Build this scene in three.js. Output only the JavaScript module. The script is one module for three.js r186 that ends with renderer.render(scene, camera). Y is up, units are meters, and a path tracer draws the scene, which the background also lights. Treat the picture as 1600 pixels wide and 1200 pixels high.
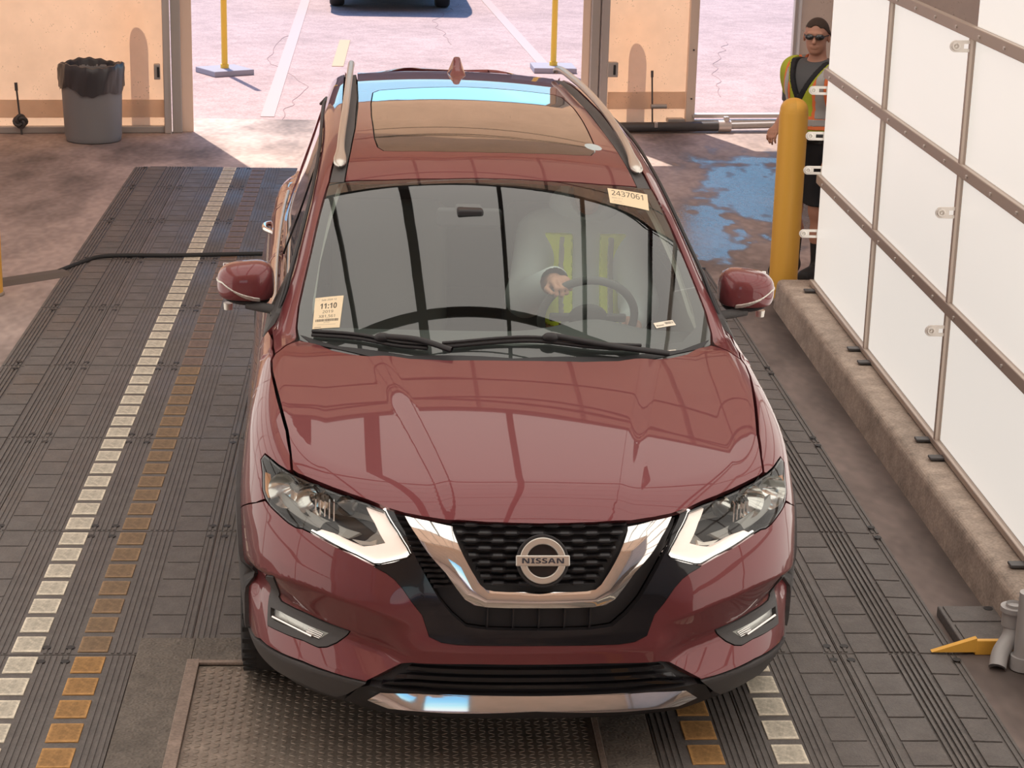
import * as THREE from 'three';
import { Sky } from 'three/addons/objects/Sky.js';
import { RoundedBoxGeometry } from 'three/addons/geometries/RoundedBoxGeometry.js';
import { mergeGeometries } from 'three/addons/utils/BufferGeometryUtils.js';
import { RectAreaLightUniformsLib } from 'three/addons/lights/RectAreaLightUniformsLib.js';
import { FontLoader } from 'three/addons/loaders/FontLoader.js';
import { TextGeometry } from 'three/addons/geometries/TextGeometry.js';

// ---------------------------------------------------------------- camera, sky, sun, exposure
const scene = new THREE.Scene();
const renderer = new THREE.WebGLRenderer({ antialias: true });
renderer.toneMapping = THREE.LinearToneMapping;
renderer.toneMappingExposure = 0.7;
renderer.shadowMap.enabled = true;
RectAreaLightUniformsLib.init();

const camera = new THREE.PerspectiveCamera(21.94, 4 / 3, 0.1, 400);
camera.position.set(-0.4711, 3.0137, 5.5667);
camera.rotation.set(-0.29162, -0.06565, 0.02546, 'YXZ');
scene.add(camera);

const sunFrom = new THREE.Vector3(-0.17, 0.866, -0.47).normalize();
const sky = new Sky();
sky.scale.setScalar(300);
Object.assign(sky.material.uniforms.turbidity, { value: 2.0 });
Object.assign(sky.material.uniforms.rayleigh, { value: 2.2 });
Object.assign(sky.material.uniforms.mieCoefficient, { value: 0.004 });
Object.assign(sky.material.uniforms.mieDirectionalG, { value: 0.8 });
sky.material.uniforms.sunPosition.value.copy(sunFrom);
scene.add(sky);
scene.environmentIntensity = 0.22;

const sun = new THREE.DirectionalLight(0xfff1e2, 9.0);
sun.position.copy(sunFrom).multiplyScalar(40);
sun.castShadow = true;
sun.shadow.mapSize.set(4096, 4096);
Object.assign(sun.shadow.camera, { left: -22, right: 22, top: 22, bottom: -22, near: 1, far: 90 });
scene.add(sun);

const PANEL_GLOW = 0.9;     // radiance of the white light panels of the side walls
const CANOPY_GLOW = 1.1;     // radiance of the light panels overhead

// ---------------------------------------------------------------- helpers
const { PI, sin, cos, abs, min, max, sqrt, hypot, exp, floor } = Math;
const taken = {};
const numbered = (name) => { const n = taken[name] = (taken[name] ?? -1) + 1; return n ? name + '_' + String(n).padStart(3, '0') : name; };
function tag(o, label, category, group, kind) {
  if (label) o.userData.label = label;
  if (category) o.userData.category = category;
  if (group) o.userData.group = group;
  if (kind) o.userData.kind = kind;
  return o;
}
function thing(name, label, category, [x, y, z] = [0, 0, 0], turn = 0, group) {
  const o = new THREE.Group(); o.name = numbered(name); scene.add(o);
  o.position.set(x, y, z); o.rotation.y = turn;
  return tag(o, label, category, group);
}
function structure(name, [x, y, z] = [0, 0, 0], turn = 0) {
  const o = new THREE.Group(); o.name = name; scene.add(o); o.position.set(x, y, z); o.rotation.y = turn; o.userData.kind = 'structure';
  return o;
}
function add(name, geometry, material, parent, label) {
  const list = Array.isArray(geometry) ? geometry.filter(Boolean) : [geometry];
  const g = list.length > 1 ? join(list) : list[0];
  const m = new THREE.Mesh(g, material);
  m.name = name; m.castShadow = m.receiveShadow = true;
  if (label) m.userData.label = label;
  (parent ?? scene).add(m);
  return m;
}
const addEach = (name, list, m, parent) => list.forEach((g) => add(name, g, m, parent));
function group(name, parent, label) { const g = new THREE.Group(); g.name = name; parent.add(g); if (label) g.userData.label = label; return g; }
function join(list) {
  return mergeGeometries(list.map((g) => {
    let q = g.index ? g.toNonIndexed() : g.clone();
    for (const k of Object.keys(q.attributes)) if (!['position', 'normal', 'uv'].includes(k)) q.deleteAttribute(k);
    if (!q.attributes.uv) q.setAttribute('uv', new THREE.BufferAttribute(new Float32Array(q.attributes.position.count * 2), 2));
    if (!q.attributes.normal) q.computeVertexNormals();
    q.morphAttributes = {};
    return q;
  }));
}
const box = (w, h, d, x = 0, y = 0, z = 0, r = 0) => {
  const g = r > 0 ? new RoundedBoxGeometry(w, h, d, 2, min(r, w / 2.01, h / 2.01, d / 2.01)) : new THREE.BoxGeometry(w, h, d);
  return g.translate(x, y, z);
};
const cyl = (r0, r1, h, x = 0, y = 0, z = 0, n = 24) => new THREE.CylinderGeometry(r1, r0, h, n).translate(x, y, z);
const rod = (a, b, r, n = 10, r2 = r) => {
  const A = new THREE.Vector3(...a), B = new THREE.Vector3(...b), d = B.clone().sub(A);
  const g = new THREE.CylinderGeometry(r2, r, d.length(), n);
  g.applyQuaternion(new THREE.Quaternion().setFromUnitVectors(new THREE.Vector3(0, 1, 0), d.clone().normalize()));
  return g.translate((A.x + B.x) / 2, (A.y + B.y) / 2, (A.z + B.z) / 2);
};
const tube = (pts, r, n = 40, m = 8) => new THREE.TubeGeometry(new THREE.CatmullRomCurve3(pts.map((p) => new THREE.Vector3(...p))), n, r, m, false);
const lathe = (pts, n = 40) => new THREE.LatheGeometry(pts.map((p) => new THREE.Vector2(...p)), n);
function metreUV(g, scale = 1) {               // box mapping in metres
  const p = g.attributes.position, nn = g.attributes.normal, uv = new Float32Array(p.count * 2);
  for (let i = 0; i < p.count; i++) {
    const ax = abs(nn.getX(i)), ay = abs(nn.getY(i)), az = abs(nn.getZ(i));
    const [u, v] = ay >= ax && ay >= az ? [p.getX(i), p.getZ(i)] : ax >= az ? [p.getZ(i), p.getY(i)] : [p.getX(i), p.getY(i)];
    uv[2 * i] = u * scale; uv[2 * i + 1] = v * scale;
  }
  g.setAttribute('uv', new THREE.BufferAttribute(uv, 2));
  return g;
}
function rng(seed) { let s = seed >>> 0; return () => { s = (s + 0x6D2B79F5) | 0; let t = Math.imul(s ^ (s >>> 15), 1 | s); t = (t + Math.imul(t ^ (t >>> 7), 61 | t)) ^ t; return ((t ^ (t >>> 14)) >>> 0) / 4294967296; }; }

// tiling value noise
function noiseField(size, cells, seed) {
  const r = rng(seed), g = Array.from({ length: cells * cells }, r);
  const out = new Float32Array(size * size), k = cells / size;
  for (let y = 0; y < size; y++) for (let x = 0; x < size; x++) {
    const fx = x * k, fy = y * k, ix = floor(fx), iy = floor(fy);
    let tx = fx - ix, ty = fy - iy; tx = tx * tx * (3 - 2 * tx); ty = ty * ty * (3 - 2 * ty);
    const at = (a, b) => g[((b + cells) % cells) * cells + ((a + cells) % cells)];
    out[y * size + x] = (at(ix, iy) * (1 - tx) + at(ix + 1, iy) * tx) * (1 - ty) + (at(ix, iy + 1) * (1 - tx) + at(ix + 1, iy + 1) * tx) * ty;
  }
  return out;
}
function fbm(size, cells, seed, octaves = 5) {
  const out = new Float32Array(size * size); let amp = 0.5, sum = 0;
  for (let o = 0; o < octaves; o++) { const f = noiseField(size, min(size, cells << o), seed + o * 17); for (let i = 0; i < out.length; i++) out[i] += f[i] * amp; sum += amp; amp *= 0.55; }
  for (let i = 0; i < out.length; i++) out[i] /= sum;
  return out;
}
function texture(size, fill, { srgb = true, repeat = 1, clampEdges = false, w = size } = {}) {
  const d = new Uint8Array(w * size * 4);
  for (let y = 0; y < size; y++) for (let x = 0; x < w; x++) {
    const c = fill(x, y, y * w + x), i = (y * w + x) * 4;
    for (let k = 0; k < 3; k++) d[i + k] = max(0, min(255, c[k] ?? c[0]));
    d[i + 3] = 255;
  }
  const t = new THREE.DataTexture(d, w, size);
  t.magFilter = THREE.LinearFilter; t.minFilter = THREE.LinearMipmapLinearFilter; t.generateMipmaps = true;
  t.wrapS = t.wrapT = clampEdges ? THREE.ClampToEdgeWrapping : THREE.RepeatWrapping;
  t.repeat.set(repeat, repeat);
  if (srgb) t.colorSpace = THREE.SRGBColorSpace;
  t.needsUpdate = true;
  return t;
}
const grey = (v) => [v, v, v];
const N1 = fbm(512, 4, 11), N2 = fbm(512, 24, 23, 4), N3 = noiseField(512, 256, 5);
const std = (o) => new THREE.MeshStandardMaterial(o);
const phys = (o) => new THREE.MeshPhysicalMaterial(o);
const lin = (r, g, b) => new THREE.Color().setRGB(r, g, b);

// ---------------------------------------------------------------- materials
const M = {};
{
  const rubberMap = texture(512, (x, y, i) => { const v = 205 + 46 * (N1[i] - 0.5) + 40 * (N2[i] - 0.5) + 26 * (N3[i] - 0.5); return [v, v * 0.985, v * 0.97]; });
  const rubberRough = texture(512, (x, y, i) => grey(255 * max(0.4, min(1, 0.72 + 0.9 * (N1[i] - 0.48)))), { srgb: false });
  M.rubber = std({ color: lin(0.19, 0.172, 0.165), map: rubberMap, roughness: 0.85, roughnessMap: rubberRough, bumpMap: texture(512, (x, y, i) => grey(127 + 120 * (N3[i] - 0.5) + 90 * (N2[i] - 0.5)), { srgb: false, repeat: 2 }), bumpScale: 0.002 });
  const wear = texture(256, (x, y) => { const i = y * 512 + x, e = min(x, 255 - x, y, 255 - y) / 255; const v = 190 + 70 * (N2[i] - 0.5) + 40 * (N1[i] - 0.5) + (e < 0.12 ? 45 * (1 - e / 0.12) : 0); return [v, v * 0.985, v * 0.95]; }, { clampEdges: true });
  M.whitePaint = std({ color: lin(0.95, 0.88, 0.77), map: wear, roughness: 0.8 });
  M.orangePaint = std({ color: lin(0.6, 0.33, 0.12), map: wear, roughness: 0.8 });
  M.orangeDull = std({ color: lin(0.36, 0.235, 0.135), map: wear, roughness: 0.7 });
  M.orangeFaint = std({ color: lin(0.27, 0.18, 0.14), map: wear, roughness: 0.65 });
  const concreteMap = texture(512, (x, y, i) => { const v = 208 + 60 * (N1[i] - 0.5) + 60 * (N2[i] - 0.5) + 40 * (N3[i] - 0.5); return [v, v * 0.985, v * 0.97]; });
  const concreteBump = texture(512, (x, y, i) => grey(127 + 150 * (N2[i] - 0.5) + 120 * (N3[i] - 0.5)), { srgb: false });
  M.curb = std({ color: lin(0.55, 0.455, 0.385), map: concreteMap, roughness: 0.95, bumpMap: concreteBump, bumpScale: 0.0012 });
  M.slab = std({ color: lin(0.22, 0.19, 0.165), map: concreteMap, roughness: 0.8, bumpMap: concreteBump, bumpScale: 0.006 });
  M.steel = std({ color: lin(0.43, 0.37, 0.32), map: concreteMap, metalness: 0.55, roughness: 0.5 });
  M.steelEdge = std({ color: lin(0.42, 0.33, 0.28), map: concreteMap, metalness: 0.3, roughness: 0.6 });
  M.aluminium = std({ color: lin(0.62, 0.56, 0.52), metalness: 0.7, roughness: 0.42 });
  M.galvanised = std({ color: lin(0.45, 0.41, 0.38), metalness: 0.5, roughness: 0.5 });
  M.darkMetal = std({ color: lin(0.09, 0.085, 0.085), metalness: 0.4, roughness: 0.55 });
  M.yellow = std({ color: lin(0.95, 0.5, 0.075), roughness: 0.5, map: texture(256, (x, y) => { const i = y * 512 + x; const v = 236 + 34 * (N1[i] - 0.5); return [v, v, v]; }) });
  M.yellowPole = std({ color: lin(0.85, 0.55, 0.06), roughness: 0.5 });
  M.canGrey = std({ color: lin(0.235, 0.23, 0.235), roughness: 0.55 });
  M.bag = phys({ color: lin(0.045, 0.04, 0.045), roughness: 0.38, clearcoat: 0.3, clearcoatRoughness: 0.3 });
  M.black = std({ color: lin(0.02, 0.019, 0.02), roughness: 0.6 });
  M.blackRubber = std({ color: lin(0.03, 0.028, 0.028), roughness: 0.8 });
}
function canvasTexture(w, h, draw) {
  const c = document.createElement('canvas'); c.width = w; c.height = h;
  draw(c.getContext('2d'), w, h);
  const t = new THREE.CanvasTexture(c); t.colorSpace = THREE.SRGBColorSpace;
  return t;
}
// ---------------------------------------------------------------- floor and ground
const TENT = { x0: -6.4, x1: 5.6, z0: -12.45, z1: 11, eave: 7.25, ridge: 9.2, mid: -0.4 };
{
  // one map over the whole floor: 13 m x 25 m, x from -7, z from -13.6
  const FW = 13.2, FD = 25.2, FX = -7, FZ = -13.6, S = 1024;
  const at = (x, y) => [FX + FW * x / S, FZ + FD * (y / S)];
  const nz = (f, x, y) => f[(y & 511) * 512 + (x & 511)];
  const wet = (X, Z, x, y) => {                       // where the slab is wet, beyond the bollard and round the ramp
    const n = (nz(N1, x * 3, y * 3) - 0.5) * 1.5 + (nz(N2, x * 2, y * 2) - 0.5) * 1.1;
    const d1 = hypot((X - 2.75) / 1.0, (Z + 9.6) / 2.2), d2 = hypot((X - 1.75) / 0.55, (Z + 8.2) / 1.2);
    return max(0, min(1, (0.95 - d1 + n * 1.25) * 2.2)) + max(0, min(1, (0.62 - d2 + n * 1.2) * 3));
  };
  const colour = texture(S, (x, y) => {
    const [X, Z] = at(x, y);
    let v = 196 + 70 * (nz(N1, x, y) - 0.5) + 60 * (nz(N2, x, y) - 0.5) + 26 * (nz(N3, x, y) - 0.5);
    const stain = max(0, nz(N1, x * 2 + 140, y * 2 + 60) - 0.52) * 260;
    v -= stain;
    const w = min(1, wet(X, Z, x, y));
    v *= 1 - 0.32 * w;
    v *= 1 + 0.14 * max(0, min(1, (-10.3 - Z) * 1.2)) * max(0, min(1, (2.4 - abs(X + 0.3)) * 1.5));   // sun patch inside the entrance, brightened in the floor colour
    const grime = Z > -6.6 && X > 1.2 ? min(1, (Z + 6.6) * 1.5) * min(1, (X - 1.2) * 6) : 0;      // ground-in dirt along the curb
    v *= 1 - grime * (0.2 + 0.2 * nz(N1, x * 4, y * 4) + 0.12 * max(0, min(1, (X - 1.72) * 8)));
    return [v * 1.0, v * 0.965, v * 0.94];
  }, { clampEdges: true });
  const rough = texture(S, (x, y) => {
    const [X, Z] = at(x, y), w = min(1, wet(X, Z, x, y));
    return grey(255 * (0.82 * (1 - w) + 0.26 * w + 0.06 * (nz(N3, x, y) - 0.5)));
  }, { srgb: false, clampEdges: true });
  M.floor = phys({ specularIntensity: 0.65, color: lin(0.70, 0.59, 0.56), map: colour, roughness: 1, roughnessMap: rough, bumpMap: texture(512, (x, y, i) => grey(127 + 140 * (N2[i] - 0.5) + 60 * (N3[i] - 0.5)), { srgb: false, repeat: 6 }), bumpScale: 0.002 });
  const uvFloor = (g) => {
    const p = g.attributes.position, uv = g.attributes.uv;
    for (let i = 0; i < p.count; i++) uv.setXY(i, (p.getX(i) - FX) / FW, (p.getZ(i) - FZ) / FD);
    return g;
  };
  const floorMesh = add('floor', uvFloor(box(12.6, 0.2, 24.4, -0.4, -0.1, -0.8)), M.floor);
  floorMesh.userData.kind = 'structure';

  const outMap = texture(512, (x, y, i) => { const v = 224 + 40 * (N1[i] - 0.5) + 34 * (N2[i] - 0.5) + 40 * (N3[i] - 0.5); return [v, v * 0.98, v * 0.985]; }, { repeat: 0.3 });
  M.ground = std({ color: lin(0.58, 0.44, 0.42), map: outMap, roughness: 0.95 });
  const yard = add('ground', metreUV(box(90, 0.2, 110, 0, -0.112, -30)), M.ground);
  yard.userData.kind = 'structure';
  const line = std({ color: lin(0.49, 0.385, 0.375), roughness: 0.9 }), yline = std({ color: lin(0.52, 0.38, 0.25), roughness: 0.9 });
  const strip = (n, a, b, w, m) => { const L = hypot(b[0] - a[0], b[1] - a[1]); const o = add(n, box(w, 0.006, L, 0, 0.003 - 0.012, 0), m, yard); o.position.set((a[0] + b[0]) / 2, 0, (a[1] + b[1]) / 2); o.rotation.y = Math.atan2(b[0] - a[0], b[1] - a[1]); };
  strip('painted_line', [-1.62, -13.2], [-1.7, -24], 0.13, line);
  strip('painted_line', [1.3, -17.2], [0.95, -24.5], 0.13, line);
  strip('yellow_line', [-1.05, -16.8], [-1.02, -19.2], 0.13, yline);
  // sealed cracks in the paving, each a thin ribbon of filler
  const crackMat = std({ color: lin(0.36, 0.25, 0.25), roughness: 0.9 });
  const crack = (pts) => {
    const r = rng(pts.length * 7 + 3), P = [];
    for (let i = 0; i + 1 < pts.length; i++) for (let k = 0; k < 9; k++) P.push([pts[i][0] + (pts[i + 1][0] - pts[i][0]) * k / 9 + (r() - 0.5) * 0.1, -0.0115, pts[i][1] + (pts[i + 1][1] - pts[i][1]) * k / 9 + (r() - 0.5) * 0.1]);
    add('crack', tube(P, 0.005, P.length * 3, 5), crackMat, yard);
  };
  crack([[-1.5, -13.0], [-1.35, -15.2], [-1.9, -17.4], [-1.6, -21]]);
  crack([[-0.9, -14.2], [0.4, -14.9], [1.2, -14.6]]);
  crack([[3.0, -15], [3.3, -17.5], [3.9, -20]]);
  crack([[0.3, -19], [0.1, -21.5], [0.6, -24]]);
}

// ---------------------------------------------------------------- the tent: fabric end wall with its openings, side walls, roof
const fabricSpots = texture(512, (x, y, i) => { const s = N3[i] > 0.93 && N2[i] > 0.6 ? 60 : 0; const v = 236 + 26 * (N1[i] - 0.5) + 12 * (N2[i] - 0.5) - s; return [v, v * 0.985, v * 0.97]; }, { repeat: 0.45 });
const fabricBump = texture(512, (x, y, i) => grey(127 + 200 * (N1[i] - 0.5)), { srgb: false, repeat: 0.5 });
const cloth = (r, g, b, t) => phys({ color: lin(r, g, b), map: fabricSpots, roughness: 1, transmission: t, thickness: 0, specularIntensity: 0.2, side: THREE.DoubleSide, bumpMap: fabricBump, bumpScale: 0.012 });
M.curtain = cloth(0.98, 0.66, 0.42, 0.5);
M.vinyl = cloth(0.95, 0.80, 0.66, 0.6);
M.roofCloth = cloth(0.92, 0.64, 0.43, 0.36);
M.sideCloth = cloth(0.9, 0.86, 0.83, 0.6);
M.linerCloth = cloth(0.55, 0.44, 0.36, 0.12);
const sheet = (s0, s1, y0, y1, z = 0, nx = 1, ny = 1) => metreUV(new THREE.PlaneGeometry(s1 - s0, y1 - y0, nx, ny).translate((s0 + s1) / 2, (y0 + y1) / 2, z));
{
  const w = structure('wall_back', [-0.4, 0, -12.45], 0.11);
  add('curtain_panel', sheet(-6.15, -2.06, 0.03, 5.2), M.curtain, w, 'sunlit tan fabric left of the entrance');
  add('curtain_panel', sheet(1.93, 2.7, 0.03, 5.2), M.curtain, w, 'sunlit tan fabric between entrance and side door');
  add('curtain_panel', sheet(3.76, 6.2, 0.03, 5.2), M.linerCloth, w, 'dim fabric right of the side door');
  add('curtain_panel', sheet(-2.06, 1.93, 3.34, 5.2), M.curtain, w);
  add('curtain_panel', sheet(2.7, 3.76, 2.1, 5.2), M.curtain, w);
  const gable = new THREE.Shape([[-6.15, 5.2], [6.2, 5.2], [6.2, 7.25], [0, 9.3], [-6.15, 7.25]].map((p) => new THREE.Vector2(...p)));
  add('curtain_panel', metreUV(new THREE.ShapeGeometry(gable)), M.curtain, w);
  // doubled hem, with a weight pipe in it, and the rail on the floor
  const wavy = (s0, s1, y0, y1, z, amp, seed) => { const g = sheet(s0, s1, y0, y1, z, 60, 6), p = g.attributes.position, r = rng(seed), ph = [r() * 6, r() * 6, r() * 6]; for (let i = 0; i < p.count; i++) { const x = p.getX(i), y = p.getY(i); p.setZ(i, p.getZ(i) + amp * (sin(x * 5 + ph[0]) + 0.6 * sin(x * 13 + y * 20 + ph[1]) + 0.4 * sin(x * 29 - y * 14 + ph[2]))); } g.computeVertexNormals(); return g; };
  add('hem_band', wavy(-6.1, -2.07, 0.134, 0.293, 0.03, 0.004, 3), cloth(0.8, 0.65, 0.53, 0.5), w, 'doubled darker hem of the left curtain');
  add('hem_band', wavy(1.95, 2.69, 0.2, 0.36, 0.03, 0.006, 5), cloth(0.8, 0.65, 0.53, 0.5), w, 'doubled darker hem with folds');
  add('base_rail', box(4.0, 0.06, 0.09, -4.08, 0.03, 0.02, 0.008), M.galvanised, w);
  add('base_rail', box(0.86, 0.05, 0.08, 2.33, 0.05, 0.0, 0.008), M.galvanised, w);
  add('base_plate', box(0.16, 0.035, 0.1, 2.6, 0.1, 0.05, 0.006), M.galvanised, w);
  // frame posts either side of the entrance
  add('post', [box(0.066, 3.45, 0.12, -2.055, 1.725, 0.05, 0.008), box(0.012, 3.45, 0.14, -2.03, 1.725, 0.05)], M.aluminium, w, 'pale aluminium post left of the entrance');
  add('post', box(0.085, 3.45, 0.1, -1.972, 1.725, 0.02, 0.008), M.galvanised, w, 'dark post left of the entrance');
  add('post', [box(0.08, 3.45, 0.1, 1.81, 1.725, 0.02, 0.008)], M.galvanised, w, 'dark post right of the entrance');
  add('post', [box(0.07, 3.45, 0.12, 1.895, 1.725, 0.05, 0.008), box(0.012, 3.45, 0.14, 1.862, 1.725, 0.05)], M.aluminium, w, 'pale aluminium post right of the entrance');
  add('edge_strip', [box(0.1, 3.34, 0.012, -1.88, 1.67, 0.0, 0.004)], std({ color: lin(0.78, 0.6, 0.48), roughness: 0.7 }), w, 'pale vinyl strip along the left jamb');
  add('edge_strip', [box(0.07, 3.34, 0.012, 1.735, 1.67, 0.0, 0.004)], std({ color: lin(0.78, 0.6, 0.48), roughness: 0.7 }), w, 'pale vinyl strip along the right jamb');
  add('lintel', box(3.95, 0.1, 0.12, -0.06, 3.36, 0.02, 0.01), M.galvanised, w);
  add('latch_box', [box(0.055, 0.135, 0.07, -2.14, 0.55, 0.09, 0.008), box(0.018, 0.09, 0.02, -2.125, 0.55, 0.12)], M.galvanised, w);
  add('latch_box', [box(0.1, 0.135, 0.07, 1.97, 0.575, 0.09, 0.008)], M.galvanised, w);
  add('latch_slot', [box(0.022, 0.09, 0.02, 1.985, 0.575, 0.122, 0.004)], M.black, w);
  add('latch_slot', [box(0.02, 0.09, 0.02, -2.13, 0.55, 0.128, 0.004)], M.black, w);
  // frame of the open side door
  const df = group('door_frame', w, 'aluminium frame of the side door');
  add('jamb', box(0.085, 2.1, 0.06, 2.738, 1.05, 0.03, 0.006), std({ color: lin(0.72, 0.58, 0.48), roughness: 0.5 }), df);
  add('jamb', box(0.035, 2.1, 0.06, 3.705, 1.05, 0.03, 0.006), M.aluminium, df);
  add('jamb', box(0.03, 2.1, 0.05, 3.745, 1.05, 0.02, 0.006), std({ color: lin(0.8, 0.78, 0.78), roughness: 0.4 }), df);
  add('head', box(1.06, 0.06, 0.06, 3.23, 2.09, 0.03, 0.006), M.aluminium, df);
  add('sill', [box(0.95, 0.035, 0.1, 3.23, 0.14, 0.03, 0.006), box(0.95, 0.03, 0.06, 3.23, 0.085, 0.03, 0.006)], M.aluminium, df);
  addEach('bolt', [0.3, 0.75].map((y) => cyl(0.008, 0.008, 0.012, 0, 0, 0, 8).rotateX(PI / 2).translate(2.74, y, 0.066)), M.darkMetal, df);
  const hb = wavy(3.8, 6.1, 0.1, 0.3, 0.03, 0.006, 9);
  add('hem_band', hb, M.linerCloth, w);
}
{ // drain pipe lying along the foot of the end wall, right of the entrance
  const t = thing('floor_pipe', 'dark grey pipe lying along the foot of the end wall under the side door', 'pipe', [-0.4, 0, -12.45], 0.11);
  add('pipe_run', rod([1.98, 0.05, 0.16], [3.05, 0.06, 0.16], 0.045, 16), M.darkMetal, t);
  add('pipe_run', rod([3.05, 0.06, 0.16], [3.75, 0.075, 0.16], 0.03, 16), M.galvanised, t);
  add('coupling', [rod([2.98, 0.06, 0.16], [3.1, 0.06, 0.16], 0.056, 16), box(0.05, 0.13, 0.05, 3.06, 0.085, 0.16, 0.01)], M.aluminium, t);
  add('clip', box(0.03, 0.05, 0.05, 2.38, 0.08, 0.19, 0.006), M.aluminium, t);
}
{ // rods that pin the curtains down
  const t = thing('curtain_rod', 'thin rod with a wound tie standing against the left tan curtain', 'rod', [-0.4, 0, -12.45], 0.11);
  add('rod', rod([-3.36, 0.44, 0.07], [-3.325, 0.0, 0.12], 0.009, 8), M.darkMetal, t);
  add('handle', rod([-3.36, 0.45, 0.07], [-3.357, 0.38, 0.077], 0.014, 8), M.darkMetal, t);
  add('tie', [new THREE.TorusKnotGeometry(0.035, 0.016, 60, 8, 3, 4).translate(-3.333, 0.115, 0.108), rod([-3.4, 0.12, 0.11], [-3.27, 0.115, 0.11], 0.008, 6)], M.darkMetal, t);
  const t2 = thing('curtain_rod', 'thin rod with a short crossbar standing against the curtain beside the side door', 'rod', [-0.4, 0, -12.45], 0.11);
  add('rod', rod([2.355, 0.55, 0.06], [2.372, 0.03, 0.1], 0.008, 8), M.darkMetal, t2);
  add('handle', rod([2.355, 0.56, 0.06], [2.357, 0.5, 0.064], 0.013, 8), M.darkMetal, t2);
  add('crossbar', rod([2.35, 0.235, 0.09], [2.5, 0.235, 0.09], 0.022, 10), M.galvanised, t2);
}
{ // side walls, front wall with the exit, roof
  for (const [n, x] of [['wall_left', TENT.x0], ['wall_right', TENT.x1]]) {
    const w = structure(n, [x, 0, -0.8]);
    add('fabric', metreUV(box(0.02, 7.3, 24.2, 0, 3.65, 0)), M.sideCloth, w);
    for (let k = 0; k < 5; k++) add('post', box(0.12, 7.2, 0.12, x < 0 ? 0.08 : -0.08, 3.6, -11.4 + k * 5.6, 0.01), M.galvanised, w);
  }
  const f = structure('wall_front', [-0.4, 0, TENT.z1]);
  add('fabric', sheet(-6, -2.5, 0, 4.9), M.roofCloth, f);
  add('fabric', sheet(0.1, 6, 0, 4.9), M.roofCloth, f);
  const top = new THREE.Shape([[-6, 4.9], [-2.5, 4.9], [-2.5, 2.8], [0.1, 2.8], [0.1, 4.9], [6, 4.9], [6, 7.3], [0, 9.25], [-6, 7.3]].map((p) => new THREE.Vector2(...p)));
  add('fabric', metreUV(new THREE.ShapeGeometry(top)), M.roofCloth, f);
  for (const s of [-2.5, 0.1]) add('post', box(0.1, 3.5, 0.1, s, 1.75, -0.06, 0.01), M.galvanised, f);
  const r = structure('ceiling', [TENT.mid, 0, -0.8]);
  const slopeL = hypot(6.1, TENT.ridge - TENT.eave), ang = Math.atan2(TENT.ridge - TENT.eave, 6.1);
  for (const s of [-1, 1]) {
    const g = metreUV(new THREE.PlaneGeometry(slopeL, 25.4).rotateX(PI / 2));
    const o = add('fabric', g, M.roofCloth, r); o.position.set(s * 3.05, (TENT.ridge + TENT.eave) / 2, -0.5); o.rotation.z = -s * ang;
    for (let k = 0; k < 4; k++) { const b = add('purlin', box(0.07, 0.07, 24.2, 0, 0, 0), M.galvanised, r); b.position.set(s * (0.7 + k * 1.6), TENT.ridge - 0.1 - (0.7 + k * 1.6) * Math.tan(ang), 0); }
    for (let k = 0; k < 5; k++) { // lattice rafters
      const z = -11.4 + k * 5.6, a = [s * 6, TENT.eave - 0.1, z], b = [0, TENT.ridge - 0.1, z], web = [];
      web.push(rod(a, b, 0.035, 8), rod([a[0], a[1] - 0.35, z], [0, b[1] - 0.4, z], 0.03, 8));
      for (let q = 0; q < 12; q++) { const t0 = q / 12, t1 = (q + 0.5) / 12, P = (t, dy) => [a[0] * (1 - t), a[1] + (b[1] - a[1]) * t - dy, z]; web.push(rod(P(t0, 0), P(t1, 0.37), 0.012, 6), rod(P(t1, 0.37), P(t0 + 1 / 12, 0), 0.012, 6)); }
      add('rafter', web, M.darkMetal, r);
    }
  }
}

{ // cables strung across under the roof
  const r = scene.getObjectByName('ceiling'), sag = (y, z, d, rad, wob) => tube(Array.from({ length: 13 }, (_, i) => { const u = i / 6 - 1; return [u * 5.8, y - d * (1 - u * u), z + 0.8 + wob * sin(u * 7)]; }), rad, 90, 6);
  for (const [y, z, d, rad, wob] of [[5.5, -5.3, 0.2, 0.018, 0.06], [5.62, -5.35, 0.3, 0.016, -0.05], [5.35, -5.9, 0.1, 0.02, 0.0], [5.3, -10.4, 0.15, 0.02, 0.05], [5.42, -10.5, 0.3, 0.018, -0.05], [4.95, -10.9, 0.1, 0.016, 0.03]]) add('cable', sag(y, z, d, rad, wob), M.blackRubber, r);
}

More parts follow.
